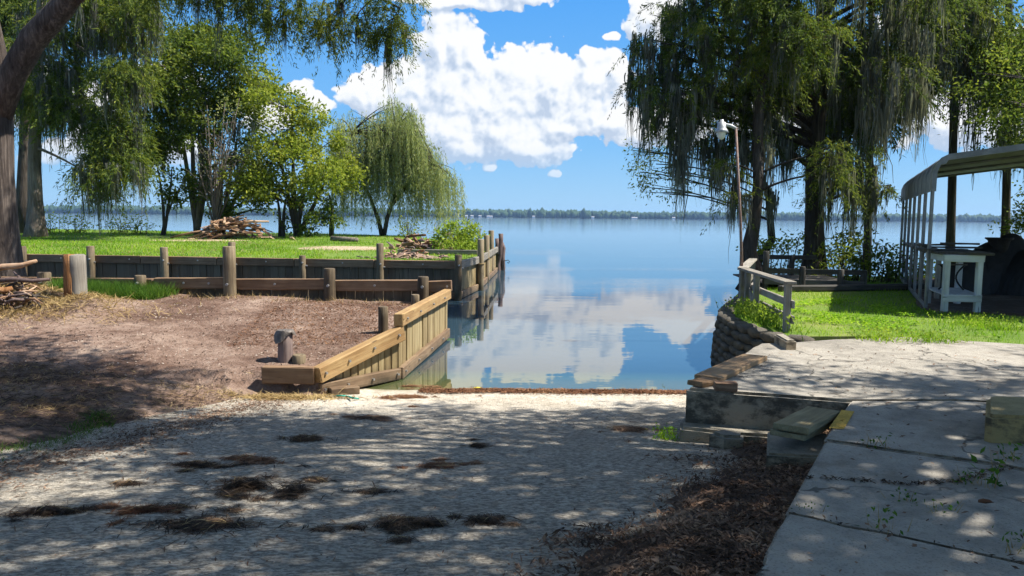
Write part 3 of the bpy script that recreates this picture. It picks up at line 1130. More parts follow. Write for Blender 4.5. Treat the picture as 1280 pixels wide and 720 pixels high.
far_woods()
hp = [(572, 'tall white lakeside house at the wooded far shore'), (583, 'small white house at the wooded far shore'), (590, 'small white house at the wooded far shore'), (600, 'small white house at the wooded far shore'),
      (612, 'low long white building at the wooded far shore'), (667, 'small white house at the wooded far shore'), (741, 'small white house at the wooded far shore'), (793, 'low long white building at the wooded far shore'), (842, 'small white house at the wooded far shore')]
for px, lab in hp:
    b = P(px, 272, 1998)
    wd, hh = (15, 3.4) if 'low long' in lab else ((7, 8) if 'tall' in lab else (7, 4.2))
    t = thing('lake_house', lab, 'house', (b.x, 1997, -0.2), 'houses on the far shore')
    me = box_mesh('wall', wd, 7, hh, 'house_white', 0)
    link(bpy.data.objects.new('wall', me), t, (b.x, 1997, hh / 2 - 0.2))
    w2 = wd / 2 + 0.6
    mk('roof', [(-w2, -4, 0), (w2, -4, 0), (w2, 4, 0), (-w2, 4, 0), (-w2 * 0.9, 0, 2), (w2 * 0.9, 0, 2)], [(0, 1, 5, 4), (2, 3, 4, 5), (1, 2, 5), (3, 0, 4), (3, 2, 1, 0)], 'house_roof', t, (b.x, 1997, hh - 0.25))

# ================================================================== TIMBER WALLS, LEFT
WPL = {}


def plank(parent, x, y, z0, z1, ang, w, m, th=0.045, name='plank'):
    key = (m, round(w, 3), th)
    if key not in WPL:
        bm = bmesh.new()
        bmesh.ops.create_cube(bm, size=1.0)
        for v in bm.verts:
            v.co = Vector((v.co.x * (w - 0.006), v.co.y * th, v.co.z + 0.5))
        es = [e for e in bm.edges if abs((e.verts[0].co - e.verts[1].co).normalized().z) > 0.9]
        bmesh.ops.bevel(bm, geom=es, offset=0.008, segments=1, affect='EDGES')
        me = bpy.data.meshes.new(name)
        bm.to_mesh(me)
        bm.free()
        me.materials.append(MATS[m])
        WPL[key] = me
    o = link(bpy.data.objects.new(name, WPL[key]), parent, (x, y, z0))
    o.scale = (1, 1, z1 - z0)
    o.rotation_euler = (random.uniform(-.006, .006), random.uniform(-.004, .004), ang)
    return o


def plank_run(parent, a, b, z0, ztop, w, m, off=0.0):
    d = b - a
    n = max(1, int(d.length / w))
    ang = math.atan2(d.y, d.x)
    nr = Vector((d.y, -d.x)).normalized()
    for i in range(n):
        t = (i + 0.5) / n
        p = a + d * t + nr * (off + random.uniform(-.007, .007))
        plank(parent, p.x, p.y, z0, ztop(t) + random.uniform(-.01, .01), ang, w, m)


v3 = lambda p, z: Vector((p[0], p[1], z))
# new retaining wall beside the ramp
rw = thing('retaining_wall', 'new yellow pine plank retaining wall beside the boat ramp', 'retaining wall', (A.x, A.y, 0.0))
plank_run(rw, A + (K - A) * 0.06, K, -0.5, lambda t: 0.42 + 0.40 * t, 0.135, 'timber_z')
plank_run(rw, K, Vector((-1.40, 16.2)), -0.9, lambda t: 1.0, 0.135, 'timber_z')
nAK = Vector(((K - A).y, -(K - A).x)).normalized()
nKB = Vector(((B - K).y, -(B - K).x)).normalized()
cb1 = beam('cap_beam', v3(A + nAK * 0.06, 0.355), v3(K + nAK * 0.06 + (K - A).normalized() * 0.05, 0.755), 0.15, 0.235, 'timber_x', rw, 0.014)
cb2 = beam('cap_beam', v3(K + nKB * 0.05 - (B - K).normalized() * 0.10, 0.965), v3(B + nKB * 0.05 + (B - K).normalized() * 0.42, 0.965), 0.16, 0.205, 'timber_x', rw, 0.014)
beam('end_beam', v3(A + Vector((-0.72, 0.02)), 0.355), v3(A + Vector((0.02, 0.0)), 0.355), 0.15, 0.235, 'brown_x', rw, 0.012)
wl1 = beam('wale', v3(A + nAK * 0.05 + Vector((0.03, 0.03)), 0.15), v3(K + nAK * 0.05, 0.10), 0.10, 0.17, 'timber_wet_x', rw, 0.01)
wl2 = beam('wale', v3(K + nKB * 0.05, 0.10), v3(B + nKB * 0.05 + (B - K).normalized() * 0.46, 0.135), 0.10, 0.19, 'timber_wet_x', rw, 0.01)
for t in (0.06, 0.32, 0.62, 0.94):
    bolt(cb1, v3(A + (K - A) * t + nAK * 0.14, 0.36 + 0.4 * t), (*nAK, 0))
    bolt(wl1, v3(A + (K - A) * t + nAK * 0.11, 0.15 - 0.04 * t), (*nAK, 0))
for t in (0.04, 0.3, 0.6, 0.9):
    bolt(cb2, v3(K + (B - K) * t + nKB * 0.135, 0.965), (*nKB, 0))
    bolt(wl2, v3(K + (B - K) * t + nKB * 0.105, 0.11 + 0.03 * t), (*nKB, 0))
# posts standing in the dirt behind it
st = thing('timber_post', 'short timber post draped with a torn grey sheet, inside the new retaining wall', 'post', P(357, 455, 11.35) + Vector((0, 0, -0.3)))
p0 = P(357, 455, 11.35)
post('shaft', p0 - Vector((0, 0, 0.3)), P(357, 414, 11.35).z, 0.115, 'driftwood_z', st)


def torn_sheet(parent, p, z, r):
    n, k = 22, 4
    vs, fs = [(0, 0, 0.012)], []
    for j in range(k):
        for i in range(n):
            a = 2 * math.pi * i / n
            drop = 0.05 + 0.10 * max(0, math.sin(a * 1.0 + 3.6)) + 0.04 * math.sin(a * 3 + 1) + random.uniform(-.02, .02)
            q = [(0.55, 0.012), (0.98, 0.006), (1.16, -drop * 0.45), (1.26 + 0.12 * math.sin(a * 2), -drop)][j]
            vs.append((math.cos(a) * r * q[0], math.sin(a) * r * q[0], q[1] + random.uniform(-.006, .006)))
    for i in range(n):
        fs.append((0, 1 + i, 1 + (i + 1) % n))
    for j in range(k - 1):
        for i in range(n):
            a, b = 1 + j * n + i, 1 + j * n + (i + 1) % n
            fs.append((a, a + n, b + n, b))
    o = mk('torn_sheet', vs, fs, 'torn_plastic', parent, (p.x, p.y, z))
    md = o.modifiers.new('thick', 'SOLIDIFY')
    md.thickness = 0.006


torn_sheet(st, p0, P(357, 413, 11.35).z, 0.12)
for (px, pb, pt, d, r, lab) in [(374, 458, 443, 11.3, 0.125, 'low cut post stub beside the torn-sheet post'), (479, 412, 383, 13.2, 0.105, 'short pine post just inside the joint of the two cap beams'),
                                (519, 378, 368, 15.3, 0.10, 'low post stub behind the long level cap beam')]:
    b = P(px, pb, d)
    o = post('timber_post', (b.x, b.y, b.z - 0.4), P(px, pt, d).z, r, 'post_z')
    tag(o, lab, 'post', 'posts behind the new wall')

# low timber wall across the dirt
lw = thing('timber_wall', 'low brown timber wall with round posts between dirt and slip', 'timber wall', (LW0.x, LW0.y, 0.5))
ld = (LW1 - LW0).normalized()
ln = Vector((ld.y, -ld.x))


def lwx(px):
    return LW0.lerp(LW1, np.clip((P(px, 350, 16.4).x - LW0.x) / (LW1.x - LW0.x), 0, 1))


plank_run(lw, LW0 + ln * -0.1, LW1 - ld * 0.25 + ln * -0.1, -0.7, lambda t: 1.02, 0.2, 'brown_z')
for a, b in ((-60, 60), (62, 190), (192, 287), (287, 408), (410, 529), (532, 566)):
    qa, qb = lwx(a), lwx(b)
    beam('timber', v3(qa, 1.10), v3(qb, 1.13 if a > 100 else 1.10), 0.14, 0.235 if a > 180 else 0.2, 'brown_x', lw)
for px, zt, r, lab in ((55, 1.32, 0.16, None), (177, 1.28, 0.14, None), (290, 1.92, 0.165, None), (415, 1.48, 0.145, None), (531, 1.33, 0.14, None)):
    q = lwx(px) + ln * 0.14
    po = post('post', v3(q, 0.3), zt, r, 'post_z', lw)
    bolt(po, v3(q + ln * 0.155, 1.12), (*ln, 0), 0.03)
for px in (230, 262, 345, 470, 560):
    bolt(lw, v3(lwx(px) + ln * 0.07, 1.12), (*ln, 0), 0.028)

# tall bulkhead of the lawn
tw = thing('bulkhead', 'tall dark plank bulkhead with grey posts holding up the lawn', 'bulkhead', (TW1.x, TW1.y, 0))
td = (TW1 - TW0).normalized()
tn = Vector((td.y, -td.x))
plank_run(tw, TW0, TW1, -1.4, lambda t: 1.16, 0.24, 'brown_z')
L = (TW1 - TW0).length
nseg = 9
for i in range(nseg):
    a, b = TW0 + td * (L * i / nseg + 0.01), TW0 + td * (L * (i + 1) / nseg - 0.01)
    beam('cap_beam', v3(a + tn * 0.09, 1.09), v3(b + tn * 0.09, 1.09), 0.12, 0.25, 'brown_x', tw)
    beam('wale', v3(a + tn * 0.08, 0.12), v3(b + tn * 0.08, 0.12), 0.10, 0.2, 'brown_x', tw)


def twx(px):
    x = P(px, 320, 24.5).x
    for _ in range(4):
        t = (x - TW0.x) / (TW1.x - TW0.x)
        y = TW0.y + (TW1.y - TW0.y) * t
        x = P(px, 320, y).x
    return Vector((x, y))


for px, zt, r in ((35, 1.48, 0.17), (120, 1.52, 0.15), (211, 1.52, 0.15), (295, 1.72, 0.14), (382, 1.32, 0.13), (478, 1.74, 0.135), (575, 1.42, 0.14)):
    q = twx(px) + tn * 0.27
    po = post('post', v3(q, -1.3), zt, r, 'post_z', tw)
    bolt(po, v3(q + tn * 0.14 + td * 0.04, 1.10), (tn.x, tn.y, 0), 0.03)
    bolt(po, v3(q + td * 0.14, 1.0), (1, 0, 0), 0.025)
for px in (80, 165, 250, 335, 430, 530):
    bolt(tw, v3(twx(px) + tn * 0.15, 1.1), (tn.x, tn.y, 0), 0.026)
# return along the channel
d2 = (TW2 - TW1).normalized()
n2 = Vector((d2.y, -d2.x))
plank_run(tw, TW1, TW2, -1.4, lambda t: 1.14, 0.2, 'timber_z')
plank_run(tw, TW2, TW3, -1.4, lambda t: 1.14, 0.2, 'timber_z')
beam('cap_beam', v3(TW1 + n2 * 0.08, 1.08), v3(TW2 + n2 * 0.08, 1.08), 0.12, 0.24, 'grey_x', tw)
beam('cap_beam', v3(TW2 + n2 * 0.08, 1.08), v3(TW3 + n2 * 0.08, 1.08), 0.12, 0.24, 'grey_x', tw)
beam('wale', v3(TW1 + n2 * 0.07, 0.12), v3(TW2 + n2 * 0.07, 0.12), 0.10, 0.22, 'timber_wet_x', tw)
beam('wale', v3(TW2 + n2 * 0.07, 0.12), v3(TW3 + n2 * 0.07, 0.12), 0.10, 0.22, 'timber_wet_x', tw)
# guard rail on the lawn corner
gr = thing('guard_rail', 'grey timber rail on short legs at the lawn corner', 'rail', (-3.0, 28.3, 1.15))
beam('rail', P(497, 314.5, 28.3), P(597, 315.5, 27.9), 0.10, 0.17, 'grey_x', gr)
for px in (505, 547, 590):
    q = P(px, 316, 28.2)
    beam('leg', (q.x, q.y + 0.07, 1.05), (q.x, q.y + 0.07, q.z), 0.09, 0.09, 'darkgrey_x', gr, cuts=0)

# mooring piles in the channel
for px, pw, pt, r, lab, tl in ((600, 363, 299, 0.125, 'round mooring pile nearest the bulkhead corner', (0, 0.006)), (608, 353, 294, 0.12, 'middle one of three round mooring piles in the channel', (0, 0)),
                               (614, 345, 288, 0.125, 'tallest and outermost of three round mooring piles', (0, -0.004))):
    w = G(px, pw, 0)
    o = post('mooring_pile', (w.x, w.y, -1.55), P(px, pt, w.y).z, r, 'pile_z', None, tl)
    tag(o, lab, 'pile', 'mooring piles')
    z0 = 0.95
    rg = tubes_obj('rope_band', [([Vector((w.x + math.cos(a) * (r + 0.012), w.y + math.sin(a) * (r + 0.012), z0 + 0.01 * math.sin(a))) for a in np.linspace(0, 6.28, 15)], [0.014] * 15, 6, 0)], 'straw', o, (w.x, w.y, z0))
# gnarled old pile
w = G(625, 338, 0)
dp = thing('old_pile', 'gnarled dark driftwood pile leaning out in the water', 'pile', (w.x, w.y, -1.5))


def gnarl(pts, r):
    path = [P(px, py, w.y + dy) for px, py, dy in pts]
    return (path, r, 9, 0.22)


tubes_obj('trunk', [gnarl(((624, 352, 0), (622, 340, 0), (621, 330, .05), (624, 318, 0), (625, 306, -.05), (626, 300, 0), (626, 292, 0)), [0.16, 0.18, 0.2, 0.17, 0.14, 0.12, 0.10])], 'driftwood_z', dp, (w.x, w.y, -1.5))
tubes_obj('limb', [gnarl(((627, 350, .1), (629, 335, .1), (628, 322, .1), (629.5, 310, .1), (628, 303, .1)), [0.1, 0.12, 0.11, 0.09, 0.06]), gnarl(((622, 318, -.1), (621.5, 308, -.1), (621, 298, -.1)), [0.1, 0.1, 0.08])], 'driftwood_z', dp, (w.x, w.y, -1.5))
tubes_obj('iron_hook', [([P(629, 326, w.y), P(632, 326, w.y), P(635, 325, w.y), P(637, 327, w.y), P(635.5, 329, w.y), P(634, 328, w.y)], [0.018] * 6, 6, 0)], 'iron', dp, (w.x, w.y, 0.5))

# stump log standing by the straw mound
q = P(97, 362, 14.6)
so = post('stump_post', (q.x, q.y, q.z - 0.3), P(97, 318, 14.6).z, 0.17, 'debarked_z', None, (0, 0.001), 14, 0.04, 1.0)
tag(so, 'thick half-barked log post standing beside the straw mound', 'post')
tubes_obj('bark', [([Vector((q.x - 0.085, q.y - 0.10, q.z - 0.2 + k * 0.22)) for k in range(5)], [0.10, 0.105, 0.11, 0.10, 0.095], 9, 0.12)], 'bark_rust', so, (q.x, q.y, q.z))

# offcut block beside the ramp wall
b = P(428, 487, 10.75)
o = beam('timber_offcut', b + Vector((-0.17, -0.08, -0.02)), b + Vector((0.2, 0.12, -0.02)), 0.17, 0.12, 'timber_wet_x')
tag(o, 'short offcut of timber lying at the foot of the plank wall', 'timber block')

# ================================================================== RIGHT SHORE
# planks left on the dock edge
a, b = G(884, 473, SLAB + 0.03), G(944, 446, SLAB + 0.03)
o = beam('plank', a, b, 0.30, 0.055, 'plank_dock_x', None, 0.006, 0.003)
tag(o, 'long reddish plank lying along the dock edge', 'plank')
o = beam('plank', G(868, 480, SLAB + 0.03), G(893, 480, SLAB + 0.03) + Vector((0, 0.16, 0)), 0.2, 0.055, 'plank_dock_x', None, 0.01, 0.006)
tag(o, 'short rounded plank at the outer corner of the dock', 'plank')
o = beam('plank', G(893, 482, SLAB + 0.05), G(921, 483, SLAB + 0.05), 0.13, 0.085, 'scrap_x', None, 0.006, 0.003)
tag(o, 'short square-cut wood block on the dock corner', 'wood block')
# blocks and boards stacked as a step
bp = P(985, 560, 6.35)
sb = slab([(bp.x - 0.22, bp.y - 0.12), (bp.x + 0.30, bp.y - 0.2), (bp.x + 0.55, bp.y + 0.5), (bp.x + 0.02, bp.y + 0.58)], 0.665, 0.3, 'rough_concrete', bev=0.02, name='concrete_block', parent=None)
tag(sb, 'grey concrete block under the boards in the leaf litter', 'block')
o = beam('board', P(984, 544, 6.3), P(1026, 524, 7.05), 0.30, 0.05, 'plank_green_x', None, 0.006, 0.003)
tag(o, 'lower greenish board resting on the concrete block', 'board')
o = beam('board', P(988, 536, 6.25), P(1030, 514, 7.05), 0.29, 0.055, 'plank_green_x', None, 0.006, 0.003)
tag(o, 'upper wide greenish board topping the step stack', 'board')
# rubble lump
q = G(918, 541, 0.47)
# yellow-edged concrete block
yb = [g2(1231, 549), g2(1300, 556), g2(1318, 515), g2(1262, 506)]
y0 = G(1230, 553, SLAB)
dx = Vector((1.0, -0.10, 0)).normalized()
yy = Vector((0.53, 0.85, 0)).normalized()
pts = []
for (u, v) in ((0.05, 0), (1.5, 0), (1.5, 0.82), (0.06, 0.82), (0.0, 0.76), (0.0, 0.06)):
    p = y0 + dx * u + yy * v
    pts.append((p.x, p.y))
o = slab(pts, SLAB + 0.225, 0.24, 'yellow_concrete', bev=0.03, name='concrete_block', parent=None)
tag(o, 'low faded-yellow painted concrete block on the walkway', 'block')

# sack-concrete sea wall
sw = thing('sack_wall', 'curved sea wall of stacked concrete sacks below the railing', 'sea wall', (4.05, 13.0, 0))
sack_me = []
for k in range(4):
    bm = bmesh.new()
    bmesh.ops.create_cube(bm, size=1.0)
    bmesh.ops.subdivide_edges(bm, edges=bm.edges, cuts=2, use_grid_fill=True)
    for v in bm.verts:
        n = v.co.copy()
        l = max(abs(n.x), abs(n.y), abs(n.z)) / (abs(n.x) ** 4 + abs(n.y) ** 4 + abs(n.z) ** 4) ** 0.25
        n *= l * 1.02
        v.co = Vector((n.x * 0.46, n.y * 0.30, n.z * 0.150 * (1 - 0.25 * (2 * abs(n.x)) ** 3))) + Vector([random.uniform(-.01, .01) for _ in range(3)])
    me = bpy.data.meshes.new('sack')
    bm.to_mesh(me)
    bm.free()
    me.polygons.foreach_set('use_smooth', [True] * len(me.polygons))
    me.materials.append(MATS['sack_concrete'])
    sack_me.append(me)
spath = [Vector(p) for p in ((4.30, 11.42), (4.02, 11.7), (3.9, 12.4), (3.86, 13.2), (3.92, 14.1), (4.2, 15.0), (4.6, 16.0), (5.2, 17.4), (5.9, 19.2), (6.6, 21.0))]
sl = [0]
for i in range(1, len(spath)):
    sl.append(sl[-1] + (spath[i] - spath[i - 1]).length)


def on_path(s):
    s = min(max(s, 0), sl[-1] - 1e-4)
    for i in range(1, len(sl)):
        if s <= sl[i]:
            t = (s - sl[i - 1]) / (sl[i] - sl[i - 1])
            return spath[i - 1].lerp(spath[i], t), (spath[i] - spath[i - 1]).normalized()


for row in range(8):
    z = -0.16 + row * 0.135
    s = 0.0 if row % 2 else 0.22
    while s < sl[-1]:
        p, d = on_path(s)
        nn = Vector((-d.y, d.x))
        p = p + nn * (0.10 - row * 0.018 + random.uniform(-.015, .015))
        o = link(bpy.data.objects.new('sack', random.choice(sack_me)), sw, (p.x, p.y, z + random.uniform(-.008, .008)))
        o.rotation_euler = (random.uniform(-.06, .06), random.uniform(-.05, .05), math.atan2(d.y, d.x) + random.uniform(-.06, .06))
        s += 0.44
# broken concrete stub between dock and sea wall
p = G(985, 436, SLAB)
o = slab([(p.x - 0.06, p.y - 0.1), (p.x + 0.08, p.y - 0.08), (p.x + 0.12, p.y + 0.5), (p.x - 0.02, p.y + 0.5)], SLAB + 0.13, 0.4, 'rough_concrete', bev=0.02, name='concrete_stub', parent=None)
tag(o, 'small broken concrete stub where dock meets sack wall', 'concrete stub')

# wooden railing
rl = thing('railing', 'weathered grey wooden railing above the sack sea wall', 'railing', (4.5, 13.5, 0.8))
F = [Vector((4.32, 11.98)), Vector((4.56, 14.28)), Vector((4.68, 15.2)), Vector((4.78, 15.9)), Vector((6.15, 19.6))]
ht = [1.60, 1.58, 1.57, 1.56, 1.56]
for p, h in zip(F, ht):
    beam('post', v3(p, 0.6), v3(p, h), 0.10, 0.10, 'grey_x', rl, 0.008, cuts=1)
for i in range(4):
    if i in (1, 2):
        continue
    a, b = F[i], F[i + 1] if i else F[3]
    d = (b - a).normalized()
    side = Vector((d.y, -d.x)) * 0.075
    beam('top_rail', v3(a - d * 0.16, ht[i] + 0.02), v3(b + d * 0.08, ht[3] + 0.02), 0.19, 0.05, 'grey_x', rl, 0.006)
    for z in (1.22, 0.98):
        beam('rail', v3(a - d * 0.1 + side, z + 0.06), v3(b + d * 0.06 + side, z + 0.02), 0.045, 0.12, 'grey_x', rl, 0.006)
p = (F[2] + F[3]) / 2
beam('brace', v3(F[1] + Vector((0.03, 0.05)), 0.85), v3(F[3] + Vector((0.05, 0.02)), 1.5), 0.045, 0.12, 'grey_x', rl, 0.006)

# lamp post
lb = Vector((4.93, 16.25, 0.6))
lt = P(919.8, 159, 16.25)
lp_ = thing('lamp_post', 'thin rusty lamp post with a bell-shaped grey lamp', 'lamp post', lb)
tubes_obj('pole', [([lb, lb.lerp(lt, 0.5) + Vector((0.02, 0, 0)), lt], [0.034, 0.029, 0.026], 10, 0)], 'rust_pole', lp_, lb)
hl = P(902, 158, 16.25)
tubes_obj('arm', [([lt + Vector((0.01, 0, -0.03)), lt + Vector((-0.1, 0, 0.03)), hl + Vector((0.1, 0, 0.03)), hl], [0.03, 0.035, 0.038, 0.04], 8, 0)], 'lamp_grey', lp_, lb)


def lathe(name, prof, m, parent, loc, n=18):
    vs, fs = [], []
    for r, z in prof:
        for i in range(n):
            a = 2 * math.pi * i / n
            vs.append((math.cos(a) * r, math.sin(a) * r, z))
    for k in range(len(prof) - 1):
        for i in range(n):
            j = (i + 1) % n
            fs.append((k * n + i, k * n + j, (k + 1) * n + j, (k + 1) * n + i))
    return mk(name, vs, fs, m, parent, loc, True)


sh = lathe('lamp_shade', [(0.001, 0.14), (0.035, 0.14), (0.04, 0.09), (0.085, 0.08), (0.09, -0.02), (0.12, -0.07), (0.155, -0.13), (0.145, -0.13), (0.1, -0.06), (0.08, 0.0), (0.001, 0.02)], 'lamp_grey', lp_, hl)
lathe('lamp_glass', [(0.08, -0.03), (0.095, -0.12), (0.085, -0.2), (0.05, -0.26), (0.001, -0.275)], 'lamp_glass', sh, hl)

# small landing dock behind the railing
dk = thing('landing_dock', 'shaded old timber dock with rails beside the dark cypress', 'dock', (7.6, 20.3, 0.8))
for i in range(14):
    x0 = 6.35 + i * 0.19
    beam('deck_board', (x0, 19.5, 0.97), (x0 + 0.25, 22.6, 0.97), 0.175, 0.04, 'darkgrey_x', dk, 0.005, cuts=0)
for x, y, z in ((6.45, 19.5, 1.8), (7.35, 19.4, 1.42), (8.3, 19.35, 1.36), (8.9, 19.4, 1.3), (6.75, 22.5, 1.7), (8.2, 22.5, 1.55)):
    post('post', (x, y, -0.6 if y > 22 else 0.4), z, 0.085, 'darkgrey_z', dk)
for z in (1.3, 1.02):
    beam('rail', (6.4, 19.45, z), (8.95, 19.35, z - 0.02), 0.06, 0.13, 'darkgrey_x', dk, 0.006)
beam('rail', (6.75, 22.5, 1.5), (8.9, 22.5, 1.5), 0.06, 0.13, 'darkgrey_x', dk, 0.006)
beam('kerb_log', (6.6, 18.9, 0.9), (11.2, 19.6, 0.93), 0.2, 0.16, 'darkgrey_x', dk, 0.03)

# ---------- carport
cp = thing('carport', 'open galvanised metal carport with slim posts and corrugated roof', 'carport', (CN.x, CN.y, 0.85))
EAVE = 3.22
LEN = (CF - CN).length
for i in range(7):
    for s in (0.0, 5.8):
        p = CN + cdir * (LEN * i / 6) + cacr * s
        o = beam('post', v3(p, 0.86), v3(p, EAVE + 0.03), 0.055, 0.055, 'galvanised', cp, 0.004, 0.0, 0)
for s in (0.0, 5.8):
    p = CN + cacr * s
    beam('base_rail', v3(p - cdir * 0.05, 0.90), v3(p + cdir * (LEN + 0.05), 0.90), 0.062, 0.062, 'galvanised', cp, 0.004, 0, 0)
prof = [(-0.045, EAVE - 0.05), (-0.045, EAVE + 0.16), (-0.04, EAVE + 0.32), (0.01, EAVE + 0.46), (0.09, EAVE + 0.56), (0.22, EAVE + 0.63), (0.8, EAVE + 0.71), (1.5, EAVE + 0.80), (2.9, EAVE + 0.97)]
prof = prof + [(5.8 - s, z) for s, z in reversed(prof[:-1])]
# frame arches
for i in (0, 2, 4, 6):
    base = CN + cdir * (LEN * i / 6)
    path = [v3(base + cacr * (s + (0.03 if s < 2.9 else -0.03)), z - 0.035) for s, z in prof[1:-1]]
    tubes_obj('arch', [(path, [0.03] * len(path), 6, 0)], 'galvanised', cp, (base.x, base.y, EAVE))
# corrugated roof sheets, one object per sheet along the length
NS = 9
sheet_len = (LEN + 0.5) / NS
for k in range(NS):
    vs, fs = [], []
    nl = 24
    org = CN + cdir * (-0.25 + k * sheet_len)
    for j in range(nl + 1):
        l = j / nl * (sheet_len + 0.03)
        w = 0.018 * math.cos(2 * math.pi * j / 6)
        for (s, z) in prof:
            sx = -1 if s < 0.05 else (1 if s > 5.75 else 0)
            p = cdir * l + cacr * (s + sx * w)
            vs.append((p.x, p.y, z - EAVE + (w if not sx else 0) + 0.004 * (k % 2)))
    m_ = len(prof)
    for j in range(nl):
        for i in range(m_ - 1):
            a = j * m_ + i
            fs.append((a, a + 1, a + m_ + 1, a + m_))
    o = mk('roof_sheet', vs, fs, 'roof_under', cp, (org.x, org.y, EAVE), True)
# gable trim
base = CN - cdir * 0.26
V, Fc = [], []
for q, (s, z) in enumerate(prof):
    for dz, dl in ((0.03, 0), (-0.085, 0), (-0.085, 0.02), (0.03, 0.02)):
        p = cacr * s + cdir * dl
        ins = 0.0
        if s < 0.1:
            p = cacr * (s + (0.0 if dz > 0 else 0.085)) + cdir * dl
            V.append((p.x, p.y, z - EAVE + (dz if z > EAVE + 0.5 else 0)))
        elif s > 5.7:
            p = cacr * (s - (0.0 if dz > 0 else 0.085)) + cdir * dl
            V.append((p.x, p.y, z - EAVE + (dz if z > EAVE + 0.5 else 0)))
        else:
            V.append((p.x, p.y, z - EAVE + dz))
for q in range(len(prof) - 1):
    for i in range(4):
        j = (i + 1) % 4
        Fc.append((q * 4 + i, q * 4 + j, (q + 1) * 4 + j, (q + 1) * 4 + i))
mk('gable_trim', V, Fc, 'galvanised', cp, (base.x, base.y, EAVE))

# workbench under the carport
t0 = G(1180, 389, 0.885)
wb = thing('workbench', 'tall white painted wooden workbench with dark top in the carport', 'workbench', (t0.x, t0.y, 0.88))
ax, ay = Vector((0.99, -0.1)), Vector((0.30, 0.95)).normalized()


def wbp(u, v, z):
    p = Vector((t0.x, t0.y)) + ax * u + ay * v
    return Vector((p.x, p.y, z))


for u, v in ((0.0, 0), (0.59, 0), (0.0, 1.5), (0.59, 1.5)):
    beam('leg', wbp(u, v, 0.88), wbp(u, v, 1.93), 0.10, 0.10, 'white_x', wb, 0.008, cuts=1, up=(1, 0, 0))
beam('apron', wbp(-0.06, -0.06, 1.90), wbp(0.65, -0.06, 1.90), 0.03, 0.13, 'white_x', wb, 0.005)
beam('apron', wbp(-0.07, -0.04, 1.90), wbp(-0.07, 1.55, 1.90), 0.03, 0.13, 'white_x', wb, 0.005)
beam('apron', wbp(0.66, -0.04, 1.90), wbp(0.66, 1.55, 1.90), 0.03, 0.13, 'white_x', wb, 0.005)
beam('shelf', wbp(0.3, -0.04, 1.20), wbp(0.3, 1.54, 1.20), 0.66, 0.03, 'white_x', wb, 0.005)
beam('shelf_rail', wbp(-0.06, -0.065, 1.14), wbp(0.65, -0.065, 1.14), 0.03, 0.13, 'white_x', wb, 0.005)
beam('top', wbp(0.32, -0.08, 1.99), wbp(0.32, 1.9, 1.99), 0.95, 0.05, 'darkgrey_x', wb, 0.008)
for i, (u, v, l, an) in enumerate(((0.1, 0.6, 0.9, 0.2), (0.3, 1.0, 1.1, -0.15), (0.0, 1.3, 0.8, 0.4), (0.5, 1.2, 0.7, -0.5))):
    c = wbp(u, v, 2.04 + 0.035 * i)
    dd = Vector((math.cos(an), math.sin(an), 0)) * l / 2
    o = beam('scrap_board', c - dd, c + dd, 0.14, 0.035, 'darkgrey_x', None, 0.004)
    tag(o, ('dark scrap board lowest on the workbench top', 'longest dark scrap board on the workbench top', 'slanting dark scrap board on the workbench top', 'short dark scrap board topmost on the workbench')[i], 'board', 'boards on the workbench')
ir = thing('iron_bracket', 'pair of curved black iron frames on the workbench shelf', 'iron frame', wbp(0.3, 0.8, 1.215))
for s in (-1, 1):
    tubes_obj('arc', [([wbp(0.28 + s * (0.24 - 0.16 * math.sin(a)), 0.75, 1.24 + 0.5 * (a / math.pi)) for a in np.linspace(0, math.pi, 10)], [0.018] * 10, 6, 0)], 'iron', ir, wbp(0.3, 0.8, 1.215))
beam('bar', wbp(0.0, 0.75, 1.74), wbp(0.56, 0.75, 1.74), 0.04, 0.03, 'darkgrey_x', ir, 0.004, cuts=0)
# long dark shelf along the posts
sf = thing('long_shelf', 'long dark plank shelf running along the carport posts', 'shelf', v3(CN + cdir * 2.0 + cacr * 0.3, 0.88))
p0, p1 = CN + cdir * 1.9 + cacr * 0.28, CF - cdir * 0.2 + cacr * 0.28
beam('board', v3(p0, 1.92), v3(p1, 1.92), 0.42, 0.06, 'darkgrey_x', sf, 0.006)
for i in range(4):
    p = p0.lerp(p1, 0.03 + 0.31 * i)
    beam('leg', v3(p + cacr * 0.1, 0.88), v3(p + cacr * 0.1, 1.9), 0.09, 0.09, 'grey_x', sf, 0.006, cuts=0)


def heap(name, label, cat, c, rx, ry, h, m, seed, lobes):
    n = 44
    g = np.linspace(-1, 1, n)
    X, Y = np.meshgrid(g, g)
    rr = np.sqrt(X ** 2 + Y ** 2)
    Z = np.zeros_like(X)
    for (lx, ly, lr, lh) in lobes:
        q = np.clip(1 - ((X - lx) ** 2 + (Y - ly) ** 2) / lr ** 2, 0, 1)
        Z = np.maximum(Z, lh * q ** 0.55)
    Z = Z * h + 0.05 * vn(X * 3 + seed, Y * 3, 2.0) * (Z > 0) - 0.06
    vs = [(x * rx, y * ry, z) for x, y, z in zip(X.ravel(), Y.ravel(), Z.ravel())]
    fs = [(j * n + i, j * n + i + 1, (j + 1) * n + i + 1, (j + 1) * n + i) for j in range(n - 1) for i in range(n - 1)]
    return tag(mk(name, vs, fs, m, None, c, False), label, cat)


